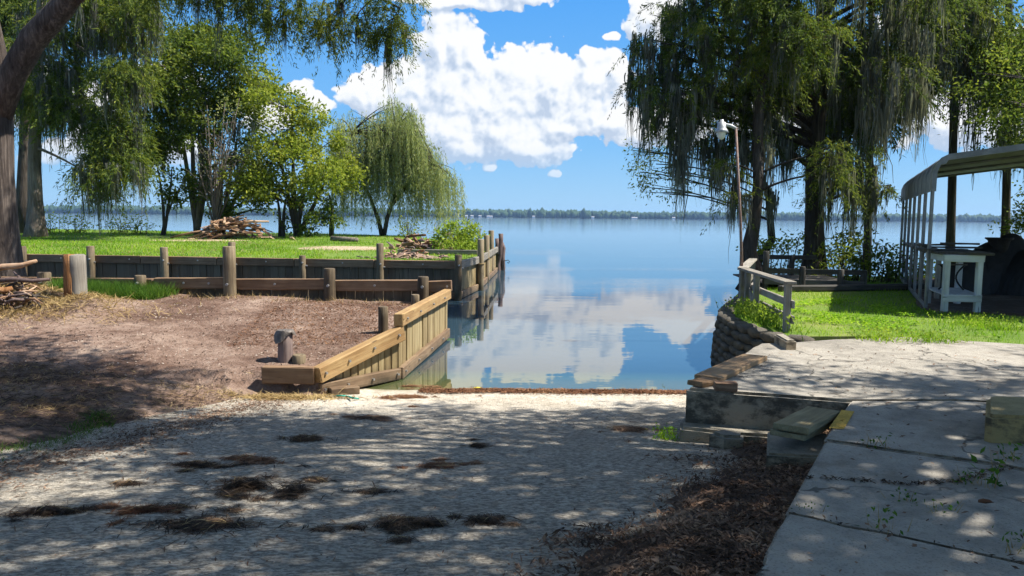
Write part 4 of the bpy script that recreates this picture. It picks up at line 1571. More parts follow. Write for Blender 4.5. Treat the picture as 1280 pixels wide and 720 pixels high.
hc = P(1290, 345, 18.2)
heap('covered_heap', 'large black tarp-covered heap in the shade of the carport', 'heap', (hc.x, 18.4, 0.885), 2.3, 1.3, 1.0, 'black_tarp', 3, [(-0.62, 0, 0.35, 1.05), (-0.3, 0.1, 0.42, 1.32), (0.05, -0.1, 0.5, 1.15), (0.4, 0.1, 0.5, 1.25), (-0.15, 0.1, 0.3, 1.5)])
pc = P(1252, 304, 18.3)
o = lathe('iron_pot', [(0.001, -0.35), (0.16, -0.34), (0.2, -0.1), (0.24, 0.06), (0.3, 0.1), (0.3, 0.13), (0.2, 0.12), (0.1, 0.06), (0.001, 0.06)], 'iron', None, (pc.x, 18.4, pc.z + 0.0))
tag(o, 'black wide-rimmed pot standing on the covered heap', 'pot')

# ================================================================== TREES
def bez(a, b, c, n):
    return [a * (1 - t) ** 2 + b * (2 * t * (1 - t)) + c * t ** 2 for t in np.linspace(0, 1, n)]


def leaves_broad(C, n_per, L, W, sub=10, flat=0.75):
    """C: list of (pos, r); leaf clumps of broad leaves"""
    out = []
    for c, r in C:
        n = int(n_per * r * r)
        ns = max(4, int(sub * r * r))
        sc = ball(ns, 0.2) * np.array([r, r, r * flat]) + np.array(c)
        k = rng.integers(0, ns, n)
        p = sc[k] + rng.normal(size=(n, 3)) * np.array([1, 1, 0.7]) * (0.25 * r + 0.05)
        ax = unit(p - np.array(c)) * 0.7 + rng.normal(size=(n, 3)) * 0.7 + np.array([0, 0, -0.25])
        out.append(leaf_quads(p, ax, L * rng.uniform(0.6, 1.3, n), W * rng.uniform(0.6, 1.3, n), 0.08))
    return np.concatenate(out)


def leaves_cypress(C, sprays, L, W, per=26, slen=0.9, droop=0.55):
    out, twigs = [], []
    for c, r in C:
        n = max(6, int(sprays * r * r))
        s = ball(n, 0.1) * np.array([r, r, r * 0.6]) * 0.8 + np.array(c)
        d = rng.normal(size=(n, 3)) * np.array([1, 1, 0.25]) + unit(s - np.array(c)) * 0.8
        d = unit(d)
        ln = slen * rng.uniform(0.5, 1.25, n)
        t = rng.uniform(0, 1, (n, per))
        pos = s[:, None, :] + d[:, None, :] * (ln[:, None] * t)[..., None]
        pos[..., 2] -= droop * ln[:, None] * t ** 2
        pos = pos.reshape(-1, 3) + rng.normal(size=(n * per, 3)) * 0.03
        ax = np.repeat(d, per, 0) * 0.6 + rng.normal(size=(n * per, 3)) * 0.55 + np.array([0, 0, -0.75])
        out.append(leaf_quads(pos, ax, L * rng.uniform(0.6, 1.3, n * per), W * rng.uniform(0.7, 1.3, n * per), 0.05))
    return np.concatenate(out)


def moss_mesh(name, groups, parent, loc, n=22, w=0.03, m='moss'):
    """groups: (top, length, radius)"""
    T, Ln, Wd = [], [], []
    for (t, l, r) in groups:
        k = max(5, int(n * rng.uniform(0.6, 1.3)))
        q = rng.normal(size=(k, 2)) * r * 0.5
        rad = np.linalg.norm(q, axis=1) / max(r, 1e-3)
        T.append(np.stack([t[0] + q[:, 0], t[1] + q[:, 1], t[2] + rng.uniform(-0.05, 0.2, k) * l], 1))
        Ln.append(l * np.clip(1.15 - 0.6 * rad, 0.2, 1.2) * rng.uniform(0.45, 1.0, k))
        Wd.append(w * rng.uniform(0.6, 1.6, k))
    V, F_ = strands(np.concatenate(T), np.concatenate(Ln), np.concatenate(Wd), 5, 0.11)
    return mk_np(name, V, 4, m, parent, loc, False, F_)


def tree(name, label, base, trunks, C, kind, leaf, bark, lp, moss=None, cat='tree', group=None, limb_r=0.09, limb_every=1, moss_n=22, moss_w=0.03, twigs=3, extra_tubes=(), rise=-0.25):
    base = Vector(base)
    t = thing(name, label, cat, base, group)
    tubes = [(tp, tr, 12, 0.05) for tp, tr in trunks] + list(extra_tubes)
    pts = [(Vector(p), r) for tp, tr in trunks for p, r in zip(tp, tr)]
    dense = []
    for tp, tr in trunks:
        for i in range(len(tp) - 1):
            for s in np.linspace(0, 1, 6):
                dense.append((Vector(tp[i]).lerp(Vector(tp[i + 1]), s), tr[i] + (tr[i + 1] - tr[i]) * s))
    for i, (c, r) in enumerate(C):
        if i % limb_every:
            continue
        c = Vector(c)
        best, bs = None, 1e9
        for p, rr in dense:
            hd = math.hypot(p.x - c.x, p.y - c.y)
            want = c.z + rise * hd
            sc = (p - c).length + 1.2 * abs(p.z - want)
            if p.z > base.z + 0.8 and sc < bs:
                bs, best = sc, (p, rr)
        if best is None:
            continue
        p, rr = best
        dist = (c - p).length
        mid = (p + c) / 2 + Vector((random.uniform(-.12, .12) * dist, random.uniform(-.12, .12) * dist, 0.10 * dist))
        path = bez(p, mid, c, 7)
        r0 = min(rr * 0.6, limb_r * (0.5 + 0.12 * dist))
        tubes.append((path, list(np.linspace(r0, 0.015, 7)), 6, 0.08))
        for _ in range(twigs):
            e = c + Vector((random.uniform(-1, 1), random.uniform(-1, 1), random.uniform(-.5, .5))) * r * 0.9
            k = random.randint(3, 5)
            tubes.append((bez(path[k], (path[k] + e) / 2 + Vector((0, 0, 0.1 * r)), e, 4), [0.02, 0.016, 0.012, 0.006], 4, 0))
    tubes_obj('trunk', tubes, bark, t, base)
    V = leaves_broad(C, *lp) if kind == 'broad' else leaves_cypress(C, *lp)
    mk_np('crown', V, 4, leaf, t, base)
    if moss:
        moss_mesh('hanging_moss', moss, t, base, moss_n, moss_w)['kind'] = 'stuff'
    return t


def CP(lst):
    return [(P(px, py, d), r) for px, py, d, r in lst]


def rnd_in(poly, n, d0, d1, r0, r1, seed):
    global rng
    old = rng
    rng = np.random.default_rng(seed)
    q = scatter(poly, n)
    d = rng.uniform(d0, d1, n)
    r = rng.uniform(r0, r1, n)
    rng = old
    return [(P(a[0], a[1], b), c) for a, b, c in zip(q, d, r)]


# --- big trunk at the left edge with overhanging boughs
B0 = P(-4, 350, 17.2)
tp = [B0 + Vector((0, 0, -0.5)), P(-6, 330, 17.2), P(-7, 300, 17.2), P(-8, 220, 17.2), P(-9, 130, 17.2), P(-16, 60, 17.2), P(-32, -30, 17.2), P(-40, -150, 17.4), P(-30, -300, 17.6)]
tr = [0.7, 0.56, 0.48, 0.42, 0.38, 0.34, 0.28, 0.22, 0.08]
lp1 = [P(-2, 150, 17.2), P(16, 92, 17.1), P(42, 48, 17.0), P(78, 10, 16.9), P(112, -40, 16.7), P(190, -130, 16.4), P(300, -170, 16.0), P(420, -150, 15.8)]
lr1 = [0.24, 0.27, 0.27, 0.25, 0.22, 0.18, 0.12, 0.05]
lp2 = [P(90, 0, 16.8), P(170, -60, 17.6), P(250, -60, 17.9), P(330, -40, 17.7), P(430, -25, 17.9), P(500, 10, 18.1)]
lr2 = [0.16, 0.12, 0.09, 0.07, 0.05, 0.02]
C = CP([(205, -14, 15, .4), (250, -8, 14.5, .42), (275, -16, 14.5, .4), (322, 12, 14.6, .36), (350, 22, 14.4, .4), (360, 2, 14, .36), (400, 14, 14.5, .36), (412, 34, 14.6, .36), (440, 30, 14.6, .34),
        (478, 14, 14.8, .36), (492, 36, 14.8, .38), (480, 46, 14.8, .3), (455, -18, 14.6, .4), (500, -18, 14.6, .4), (300, -22, 14.2, .4), (150, -36, 15.8, .5), (110, -60, 16, .8), (60, -70, 16, .9),
        (300, -110, 15, 1.0), (400, -120, 15, 1.0), (200, -140, 16, 1.0), (0, -160, 17, 1.4), (-80, -120, 17, 1.4), (60, -200, 17.5, 1.4), (-20, -280, 17.5, 1.3), (-120, -20, 16.5, 1.2), (150, -220, 17, 1.2), (-150, -220, 17.5, 1.3)])
C = [(P(0, 0, 1) * 0 + (p - Vector((0, 0, CAMH))) * 1.22 + Vector((0, 0, CAMH)), r * 1.2) for p, r in C]
M = []
for px, py, d, l, r in ((272, 5, 14.3, 1.9, .08), (245, 0, 14.5, 1.2, .08), (312, 20, 14.4, 1.7, .07), (335, 30, 14.4, .9, .08), (196, 0, 15, .7, .08), (222, 0, 15, .5, .07), (411, 30, 14.6, 1.1, .03), (356, 40, 14.4, .8, .07),
                        (484, 68, 14.8, 1.0, .04), (487, 60, 14.8, 1.1, .03), (448, 50, 14.7, .6, .07), (398, 45, 14.6, .7, .07), (470, 62, 14.8, .5, .06), (505, 55, 14.8, .5, .06), (375, 10, 14.3, .8, .08), (425, 15, 14.5, .7, .08)):
    M.append((P(px, py - 12, d * 1.24), l * 1.2, r * 1.2))
tree('cypress_tree', 'reddish cypress with thick forked trunk and overhanging boughs beside straw mound', B0, [(tp, tr), (lp1, lr1), (lp2, lr2)], C, 'cypress', 'leaf_cypress', 'bark_red', (150, .11, .02, 54, .5, 1.3), M, moss_n=44, moss_w=.022, limb_r=.05)

# --- pair of cypresses at the far left of the lawn
b1 = P(45, 293, 40)
tp = [b1 + Vector((0, 0, -.4)), P(45, 280, 40), P(44, 250, 40), P(43, 200, 40), P(46, 120, 40), P(50, 30, 40), P(52, -60, 40)]
C = rnd_in([(15, -40), (180, -40), (188, 40), (170, 110), (180, 150), (165, 185), (60, 160), (20, 120)], 34, 37, 42, .8, 1.35, 3) + rnd_in([(95, 150), (170, 150), (168, 190), (140, 250), (105, 240)], 9, 36, 40, .7, 1.1, 4)
M = [(c - Vector((random.uniform(-r, r) * .7, random.uniform(-r, r) * .7, r * .3)), random.uniform(1.0, 3.4), .18) for c, r in C for _ in range(6)]
tree('cypress_tree', 'mossy grey-trunked cypress on the lawn behind the tall bulkhead', b1, [(tp, [.66, .47, .36, .31, .27, .2, .08])], C, 'cypress', 'leaf_cypress', 'bark_grey', (50, .24, .045, 34, 1.2, .9), M, moss_w=.06, limb_every=3, rise=.5)
b1 = P(28, 290, 44)
tp = [b1 + Vector((0, 0, -.4)), P(28, 250, 44), P(31, 180, 44), P(34, 90, 44), P(30, -40, 44)]
C = rnd_in([(-60, -60), (40, -40), (60, 60), (30, 120), (-60, 130)], 16, 42, 46, 1.0, 1.5, 5)
M = [(c - Vector((random.uniform(-r, r) * .6, 0, r * .3)), random.uniform(.8, 2.2), .2) for c, r in C for _ in range(2)]
tree('cypress_tree', 'slim dark cypress close behind the grey-trunked one', b1, [(tp, [.4, .33, .3, .26, .1])], C, 'cypress', 'leaf_cypress_dark', 'bark_dark', (45, .3, .07, 22, 1.2, .7), M, moss_w=.06)

# --- broadleaf trees along the lawn's far edge


def multi(px0, py0, d, tops, r):
    out = []
    for (a, b_, dd) in tops:
        p0 = P(px0 + random.uniform(-3, 3), py0, d)
        c = P(a, b_, d + dd)
        m1 = p0.lerp(c, .45) + Vector((random.uniform(-.3, .3), 0, .3))
        pth = bez(p0 + Vector((0, 0, -.3)), m1, c, 6)
        out.append((pth, list(np.linspace(r, r * .3, 6))))
    return out


C = rnd_in([(190, 48), (235, 28), (285, 48), (322, 88), (300, 160), (270, 200), (220, 190), (185, 165), (178, 110)], 40, 41, 46, .8, 1.35, 11)
M = [(c - Vector((0, 0, r * .3)), random.uniform(.8, 2.6), .16) for c, r in C[::2]]
tree('broadleaf_tree', 'tall dark broadleaf tree with several trunks behind the scrap wood pile', P(245, 292, 44), multi(245, 292, 44, ((215, 90, 0), (240, 70, 1), (275, 110, 0), (255, 150, -1)), .17), C, 'broad', 'leaf_broad_dark', 'bark_grey', (520, .24, .12), M, moss_n=16, moss_w=.05)
C = rnd_in([(175, 175), (235, 165), (245, 225), (215, 250), (180, 235)], 10, 41, 44, .6, 1.0, 12)
tree('broadleaf_tree', 'small dark thin-trunked tree beside the left end of the scrap pile', P(204, 292, 43), multi(204, 292, 43, ((195, 200, 0), (215, 210, 0), (228, 230, 0)), .1), C, 'broad', 'leaf_broad_dark', 'bark_dark', (430, .22, .11), [(c - Vector((0, 0, .2)), random.uniform(.6, 1.8), .15) for c, r in C], moss_n=14, moss_w=.05)
C = rnd_in([(240, 190), (345, 180), (340, 262), (290, 275), (240, 262)], 20, 42, 45, .6, 1.0, 13)
tree('broadleaf_tree', 'shadowy low tree with mossy trunks right behind the scrap pile', P(285, 290, 45), multi(278, 290, 45, ((255, 220, 0), (280, 200, 0), (310, 215, 0), (295, 180, 0)), .17), C, 'broad', 'leaf_broad_dark', 'bark_dark', (420, .22, .11), [(P(random.uniform(240, 320), random.uniform(150, 230), 43), random.uniform(.8, 2.4), .2) for _ in range(26)], moss_n=18, moss_w=.05)
C = rnd_in([(322, 92), (362, 98), (394, 140), (420, 180), (432, 225), (420, 250), (330, 262), (300, 215), (300, 165)], 32, 40, 45, .6, 1.05, 14)
tree('broadleaf_tree', 'rounded yellow-green broadleaf tree next to the willow', P(370, 291, 43), multi(372, 291, 43, ((345, 170, 0), (365, 140, 0), (395, 190, 0), (410, 220, 0)), .16), C + CP([(300, 112, 44, .9), (318, 128, 44, 1), (335, 112, 43.5, .8), (352, 122, 43, .9), (376, 132, 43, .8), (395, 152, 43, .8), (412, 178, 43, .8), (424, 204, 43, .8), (312, 150, 44, 1)]), 'broad', 'leaf_broad_light', 'bark_dark', (560, .22, .11))
C = rnd_in([(335, 235), (425, 235), (430, 272), (395, 282), (340, 275)], 9, 42, 44, .5, .75, 15)
tree('broadleaf_tree', 'low shaded sapling clump under the yellow-green tree', P(352, 291, 43), multi(352, 291, 43, ((345, 240, 0), (360, 240, 0)), .12) + multi(412, 291, 43.5, ((410, 240, 0), (420, 250, 0)), .1), C, 'broad', 'leaf_broad_dark', 'bark_dark', (420, .22, .11))
# bare twiggy tree
base = P(268, 289, 41.5)
t = thing('bare_tree', 'thin leafless grey twiggy tree in front of the broadleaf trees', 'tree', base)
tubes = []
for i in range(16):
    e = P(random.uniform(245, 330), random.uniform(120, 215), 41.5 + random.uniform(-1, 1))
    pth = bez(base, base.lerp(e, .5) + Vector((0, 0, .6)), e, 6)
    tubes.append((pth, [.06, .05, .04, .03, .02, .01], 5, .05))
    for _ in range(7):
        k = random.randint(2, 4)
        e2 = pth[k] + Vector((random.uniform(-1, 1), random.uniform(-.6, .6), random.uniform(0, 1.2)))
        tubes.append((bez(pth[k], pth[k].lerp(e2, .5) + Vector((0, 0, .15)), e2, 4), [.022, .018, .013, .007], 4, 0))
tubes_obj('trunk', tubes, 'bark_grey', t, base)
Q = rnd_in([(245, 120), (320, 120), (320, 230), (250, 235)], 8, 40.5, 42, .6, .9, 21)
mk_np('crown', leaves_broad(Q, 120, .16, .06), 4, 'leaf_willow', t, base)


# --- weeping willow
def willow():
    base = P(478, 292, 46)
    t = thing('willow_tree', 'pale weeping willow drooping at the lakeside end of the lawn', 'tree', base)
    tubes, tops = [], []
    tips = [(418, 175), (424, 152), (415, 200), (437, 140), (485, 135), (512, 140), (528, 160), (545, 190), (570, 212), (564, 222), (430, 150), (445, 135), (470, 140), (500, 122), (512, 128), (484, 124), (520, 142), (540, 195), (552, 215), (425, 190), (460, 170), (490, 165), (515, 190), (430, 220), (480, 150), (505, 150), (450, 195), (535, 175), (560, 208)]
    stems = [[base + Vector((0, 0, -.3)), P(474, 278, 46), P(466, 255, 46), P(450, 215, 46), P(440, 165, 46)], [base + Vector((.05, 0, -.3)), P(484, 272, 46), P(492, 250, 46.3), P(500, 205, 46.3), P(498, 160, 46)],
             [P(490, 255, 46.2), P(506, 235, 45.8), P(525, 205, 45.6), P(545, 208, 45.4)]]
    for s in stems:
        tubes.append((s, list(np.linspace(.15, .04, len(s))), 9, .06))
    for (px, py) in tips:
        for k in range(3):
            e = P(px + random.uniform(-10, 10), py + random.uniform(-6, 14), 46 + random.uniform(-1.8, 1.8))
            s = random.choice(stems)
            a = s[random.randint(len(s) - 2, len(s) - 1)]
            pth = bez(a, a.lerp(e, .55) + Vector((0, 0, .5)), e, 6)
            tubes.append((pth, [.045, .038, .03, .022, .015, .008], 5, 0))
            tops.append((pth, e))
    tubes_obj('trunk', tubes, 'bark_dark', t, base)
    V = []
    for pth, e in tops:
        for _ in range(24):
            k = random.randint(1, 5)
            q = np.array(pth[k].lerp(pth[min(k + 1, 5)], random.random())) + rng.normal(size=3) * np.array([.28, .28, .15])
            ln = random.uniform(1.2, 4.2) * (1.0 if q[2] > 5.5 else .7)
            ln = min(ln, q[2] - 1.7)
            n = int(ln * 17)
            s = np.sort(rng.random(n))
            dr = rng.normal(size=2) * .12
            out = unit((q - np.array(P(480, 200, 46)))[None])[0] * .25
            pos = q + np.stack([s * dr[0] + out[0] * np.sqrt(s), s * dr[1] + out[1] * np.sqrt(s), -s * ln], 1) + rng.normal(size=(n, 3)) * .025
            ax = rng.normal(size=(n, 3)) * .35 + np.array([0, 0, -1])
            V.append(leaf_quads(pos, ax, .2 * rng.uniform(.6, 1.3, n), .032 * rng.uniform(.7, 1.3, n)))
    mk_np('crown', np.concatenate(V), 4, 'leaf_willow', t, base)


willow()

# --- right shore: mossy cypresses
b1 = Vector((9.35, 23.6, 0.6))
D = 23.6
tp = [b1, P(1017, 335, D), P(1018, 310, D), P(1018, 260, D), P(1018, 200, D), P(1023, 130, D), P(1028, 60, D), P(1030, -20, D), P(1030, -140, D), P(1030, -300, D)]
C = rnd_in([(820, -120), (1000, -260), (1150, -200), (1180, -60), (1170, 60), (1120, 150), (1100, 215), (1000, 240), (930, 215), (880, 200), (850, 185), (822, 130), (805, 70), (815, 0)], 80, 20.5, 26, .55, .95, 31)
C = [(c, r) for c, r in C if not (c.y < 24.2 and abs(c.x - 9.2 * c.y / 23.6) < .85 and c.z < 7.2)]
C += CP([(800, 95, 22.5, .45), (815, 50, 22.5, .7), (812, 105, 22.3, .55), (840, 150, 22, .7), (835, 70, 22, .8), (870, 110, 21.5, .9), (905, 60, 22, 1.0), (880, 20, 22, 1.0), (940, 120, 22, 1.0), (960, 60, 22, 1.0), (985, 120, 26, 1), (1015, 90, 26, 1), (1045, 130, 26, 1), (1000, 170, 26, .9), (1040, 185, 26.3, .9), (1010, 40, 26, 1), (1060, 80, 26, 1), (1060, 230, 22, .7), (1100, 235, 21.5, .6), (1075, 200, 21.5, .7), (920, 170, 22, .8)])
M = [(Vector((c.x + random.uniform(-r, r) * .8, c.y + random.uniform(-r, r) * .8, c.z - r * random.uniform(0, .5))), random.uniform(.6, 2.6), random.uniform(.08, .18)) for c, r in C for _ in range(5)]
for px, py, l, r in ((850, 170, 3.0, .2), (848, 190, 2.4, .16), (862, 150, 3.4, .22), (882, 190, 1.7, .2), (905, 195, 1.6, .22), (930, 190, 2.2, .2), (870, 120, 2.4, .25), (838, 100, 2.4, .2), (895, 215, 1.4, .15), (955, 190, 2.2, .25), (920, 235, 1.9, .12),
                     (985, 190, 1.9, .25), (1050, 200, 2.0, .25), (1085, 120, 2.6, .25), (1105, 140, 3.0, .25), (1120, 100, 2.6, .22), (1135, 120, 2.4, .2), (1150, 120, 2.2, .2), (1095, 60, 2.6, .25), (1160, 60, 2.4, .25), (965, 250, 1.4, .15)):
    for k in range(3):
        M.append((P(px + random.uniform(-6, 6), py + random.uniform(-14, 8), 22 + random.uniform(-1, 1)), l * random.uniform(.6, 1.05), r))
tree('cypress_tree', 'big dark cypress hung with grey moss beside the timber dock', b1, [(tp, [.6, .4, .3, .27, .255, .24, .22, .2, .16, .05])], C, 'cypress', 'leaf_cypress_dark', 'bark_dark', (42, .14, .026, 46, .9, .8), M, moss_n=24, moss_w=.04, limb_r=.08)
# brighter cypress boughs catching the sun, belonging to a leaning cypress
b1 = Vector((6.75, 20.9, 0.5))
tp = [b1, P(935, 315, 20.9), P(943, 280, 20.9), P(948, 230, 21), P(947, 170, 21.2), P(952, 90, 21.4), P(958, 0, 21.6), P(960, -140, 21.8)]
C = CP([(985, 45, 19.8, .7), (1000, 30, 19.6, .6), (1010, 65, 19.8, .6), (975, 75, 20, .5), (1030, 40, 19.7, .5), (960, 20, 20.2, .8), (930, -10, 20.5, .9), (990, -40, 20.5, 1.0), (900, -60, 21, 1.0), (950, -120, 21.5, 1.2), (1000, -130, 21.5, 1.1), (915, 80, 20.3, .6), (890, 40, 20.5, .7), (1040, 190, 20.2, .5), (1045, 215, 20.0, .5), (925, 245, 20.5, .4), (915, 205, 20.8, .45)])
M = [(Vector((c.x + random.uniform(-r, r) * .8, c.y, c.z - r * .3)), random.uniform(.5, 1.6), .15) for c, r in C for _ in range(3)]
tree('cypress_tree', 'leaning cypress trunk at the water edge behind the lamp post', b1, [(tp, [.36, .22, .165, .15, .14, .13, .12, .05])], C, 'cypress', 'leaf_cypress', 'bark_dark', (85, .13, .024, 46, .8, .7), M, moss_n=22, moss_w=.03, limb_r=.05)
# slim trunks behind the carport and bushes
for (px, pb, d, r, poly, n, seed, lab, leafm, kind) in (
        (1085, 318, 27.5, .13, [(1050, 60), (1130, 60), (1140, 150), (1060, 190), (1040, 120)], 14, 41, 'slim cypress trunk rising from the shoreline bushes', 'leaf_cypress_dark', 'cypress'),
        (1189, 312, 26.0, .135, [(1130, -60), (1240, -60), (1240, 40), (1215, 90), (1150, 80), (1130, 40)], 17, 42, 'straight slender cypress standing behind the workbench', 'leaf_cypress_dark', 'cypress'),
        (1257, 300, 25.0, .13, [(1225, 60), (1330, 20), (1330, 190), (1262, 172), (1235, 150)], 16, 43, 'leafy tree with moss behind the covered heap', 'leaf_broad_dark', 'broad')):
    b1 = P(px, pb, d)
    b1.z = 0.3
    tp = [b1, P(px, 280, d), P(px + 2, 200, d), P(px + 4, 100, d), P(px + 4, 0, d), P(px + 2, -120, d)]
    C = rnd_in(poly, n, d - 2.5, d + 2, .8, 1.2, seed)
    M = [(Vector((c.x + random.uniform(-r_, r_) * .8, c.y, c.z - r_ * .3)), random.uniform(.8, 3.0), .2) for c, r_ in C for _ in range(5)]
    tree('broadleaf_tree' if kind == 'broad' else 'cypress_tree', lab, b1, [(tp, [r * 1.3, r, r * .95, r * .9, r * .8, r * .3])], C, kind, leafm, 'bark_dark', (700, .13, .065) if kind == 'broad' else (55, .2, .045, 24, .95, .65), M, moss_n=24, moss_w=.035)
# leafy tree at the right edge and one with paler leaves at the water side of the crown
b1 = Vector((17.5, 22.0, 0.5))
C = rnd_in([(1235, 90), (1340, 60), (1400, 180), (1340, 240), (1275, 180)], 14, 19, 24, .7, 1.1, 51) + rnd_in([(1262, 190), (1340, 190), (1340, 300), (1275, 290), (1265, 245)], 10, 21, 24, .5, .8, 52)
tree('broadleaf_tree', 'leafy bright green tree at the far side of the carport', b1, [([b1, b1 + Vector((-.2, 0, 3)), b1 + Vector((-.5, -.3, 6)), b1 + Vector((-.6, -.5, 9))], [.3, .25, .2, .06])], C, 'broad', 'leaf_broad_dark', 'bark_dark', (800, .12, .06), None)
b1 = Vector((7.6, 25.6, 0.2))
C = CP([(800, 92, 25, .5), (800, 215, 25, .55), (815, 235, 25, .45), (798, 190, 25.2, .4), (820, 205, 24.8, .6), (835, 240, 25, .5), (840, 180, 25, .6), (845, 215, 25, .5), (960, 150, 26, .9), (1000, 180, 26, .8), (930, 120, 26, .9), (1060, 120, 26, 1.0), (1080, 170, 26, .8), (890, 130, 26, .9)])
tree('broadleaf_tree', 'light-leaved tree mixed into the mossy cypress crown over the water', b1, [([b1, P(965, 300, 25.6), P(960, 240, 25.6), P(930, 180, 25.5), P(900, 150, 25.4)], [.16, .13, .11, .09, .05])], C, 'broad', 'leaf_broad_light', 'bark_dark', (620, .12, .045), None, limb_r=.03)

# --- trees beside and behind the photographer: out of the picture, but they shade the ramp
SH = [('shade_oak', 'spreading oak right of the ramp, shading the walkway', Vector((11.5, 5.5, 0.7)), 'R'), ('shade_oak', 'spreading oak left of the ramp, shading the dirt', Vector((-8.0, 4.6, 0.9)), 'L')]


def shade_clumps(targets, z0, z1, seed):
    r_ = random.Random(seed)
    out = []
    for (x, y, r) in targets:
        z = r_.uniform(z0, z1)
        k = (z - 0.5) / sdir.z
        out.append((Vector((x + sdir.x * k, y + sdir.y * k, z)), r))
    return out


def shade_trees():
    r_ = random.Random(5)
    tg = []
    # shade patches wanted on the ground (plan), a broken pattern
    for _ in range(124):
        x, y = r_.uniform(-4.2, 9.5), r_.uniform(2.2, 10.0)
        lim = 9.3 if x < 2 else 9.0 + 0.10 * x
        if y > lim + r_.uniform(-.5, .25):
            continue
        if (x > 2.2 and r_.random() < .52) or (x > .6 and 4.6 < y < 6.8 and r_.random() < .3):
            continue
        tg.append((x, y, r_.uniform(.55, 1.0)))
    C1 = shade_clumps(tg, 8.5, 11.0, 6)
    for _ in range(34):  # extra unseen clumps overhead, added to block sky light from the near ground
        C1.append((Vector((r_.uniform(1, 15), r_.uniform(-7, 3.2), r_.uniform(8, 13))), r_.uniform(.9, 1.4)))
    b1 = SH[0][2]
    tp = [b1, b1 + Vector((-.3, .2, 2.5)), b1 + Vector((-.9, .8, 5)), b1 + Vector((-2.4, 1.6, 8)), b1 + Vector((-4, 2.2, 11))]
    tree(SH[0][0], SH[0][1], b1, [(tp, [.55, .45, .4, .3, .1])], C1, 'broad', 'leaf_broad_dark', 'bark_dark', (900, .17, .09), None, limb_r=.06, twigs=2)
    tg = []
    for _ in range(52):
        x, y = r_.uniform(-10.5, -4.0), r_.uniform(4.5, 11.6)
        if y > 11.2 + (x + 6.5) * -.15 + r_.uniform(-.6, .3) or (x > -5 and y > 9.5):
            continue
        tg.append((x, y, r_.uniform(.5, .85)))
    C2 = shade_clumps(tg, 9.0, 12.5, 7)
    for _ in range(34):  # same on the left: unseen clumps added to dim the sky light below
        C2.append((Vector((r_.uniform(-14, 2), r_.uniform(-7, 3.2), r_.uniform(8, 13))), r_.uniform(.9, 1.4)))
    b1 = SH[1][2]
    tp = [b1, b1 + Vector((.5, .4, 3)), b1 + Vector((1.8, 1.6, 6)), b1 + Vector((4.2, 3.0, 9)), b1 + Vector((6.0, 4.2, 11))]
    tree(SH[1][0], SH[1][1], b1, [(tp, [.5, .42, .36, .25, .08])], C2, 'broad', 'leaf_broad_dark', 'bark_dark', (800, .17, .09), None, limb_r=.06, twigs=2)


shade_trees()

# ================================================================== GROUND COVER
def on_ramp(px, py):
    r = ray(px, py)
    k = (1.0 - CAMH) / (r.z + 0.0877 * r.y)
    return Vector((0, 0, CAMH)) + r * k


def stuff(name, V, nper, m, label, cat, loc=(0, 0, 0), faces=None):
    return tag(mk_np(name, V, nper, m, None, loc, False, faces), label, cat, None, 'stuff')


def with_h(q, hf, dz=0.0):
    return np.column_stack([q, hf(q[:, 0], q[:, 1]) + dz])


def flat_quads(p, L, W, tilt=0.25):
    n = len(p)
    a = rng.uniform(0, 2 * np.pi, n)
    ax = np.stack([np.cos(a), np.sin(a), rng.normal(size=n) * tilt], 1)
    ax = unit(ax)
    side = unit(np.cross(ax, np.stack([rng.normal(size=n) * tilt, rng.normal(size=n) * tilt, np.ones(n)], 1)))
    L = np.broadcast_to(L, (n,))[:, None]
    W = np.broadcast_to(W, (n,))[:, None]
    up = np.array([0, 0, 1.0]) * rng.uniform(0.0, 0.07, n)[:, None] * L
    return np.stack([p - ax * L / 2, p + side * W / 2 + up, p + ax * L / 2, p - side * W / 2 + up], 1).reshape(-1, 3)


# lawns
q = scatter(LAWN, 110000)
q = q[(q[:, 1] < 36) | (rng.random(len(q)) < 0.5)]
bare = np.zeros(len(q), bool)
for (px, py, rx, ry) in ((430, 310, 2.4, 2.2), (455, 318, 1.5, 1.6), (250, 300, 3.2, 1.6), (520, 306, 1.5, 1.5)):
    c = G(px, py, 1.22)
    bare |= (((q[:, 0] - c.x) / rx) ** 2 + ((q[:, 1] - c.y) / ry) ** 2) < 1 + 0.5 * vn(q[:, 0], q[:, 1], 2.0)
q = q[~bare | (rng.random(len(q)) < 0.12)]
dry = (rng.random(len(q)) < .10 + .35 * sstep(.1, .9, vn(q[:, 0] + 5, q[:, 1], .7)))
stuff('dry_grass', blades(with_h(q[dry], lawn_h, -0.01), rng.uniform(.03, .10, dry.sum()), .026), 3, 'straw', 'dry yellow blades among the grass of the far lawn', 'grass')
q = q[~dry]
stuff('lawn_grass', blades(with_h(q, lawn_h, -0.01), rng.uniform(.04, .13, len(q)) * (1 + 0.5 * vn(q[:, 0], q[:, 1], 1.0)), .028), 3, 'grass_blade', 'short green grass of the lawn behind the tall bulkhead', 'grass')


def patch(name, cen, rx, ry, hf, m, seed, dz=0.02, n=26):
    r_ = random.Random(seed)
    poly = []
    for i in range(n):
        a = 2 * math.pi * i / n
        k = 1 + r_.uniform(-.22, .22)
        poly.append((cen.x + math.cos(a) * rx * k, cen.y + math.sin(a) * ry * k))
    c0 = (cen.x, cen.y)

    def hh(x, y):
        e = np.sqrt(((x - c0[0]) / rx) ** 2 + ((y - c0[1]) / ry) ** 2)
        return hf(x, y) + dz - 0.05 * sstep(.55, 1.0, e)
    return sheet(name, poly, hh, 0.25, m, None)


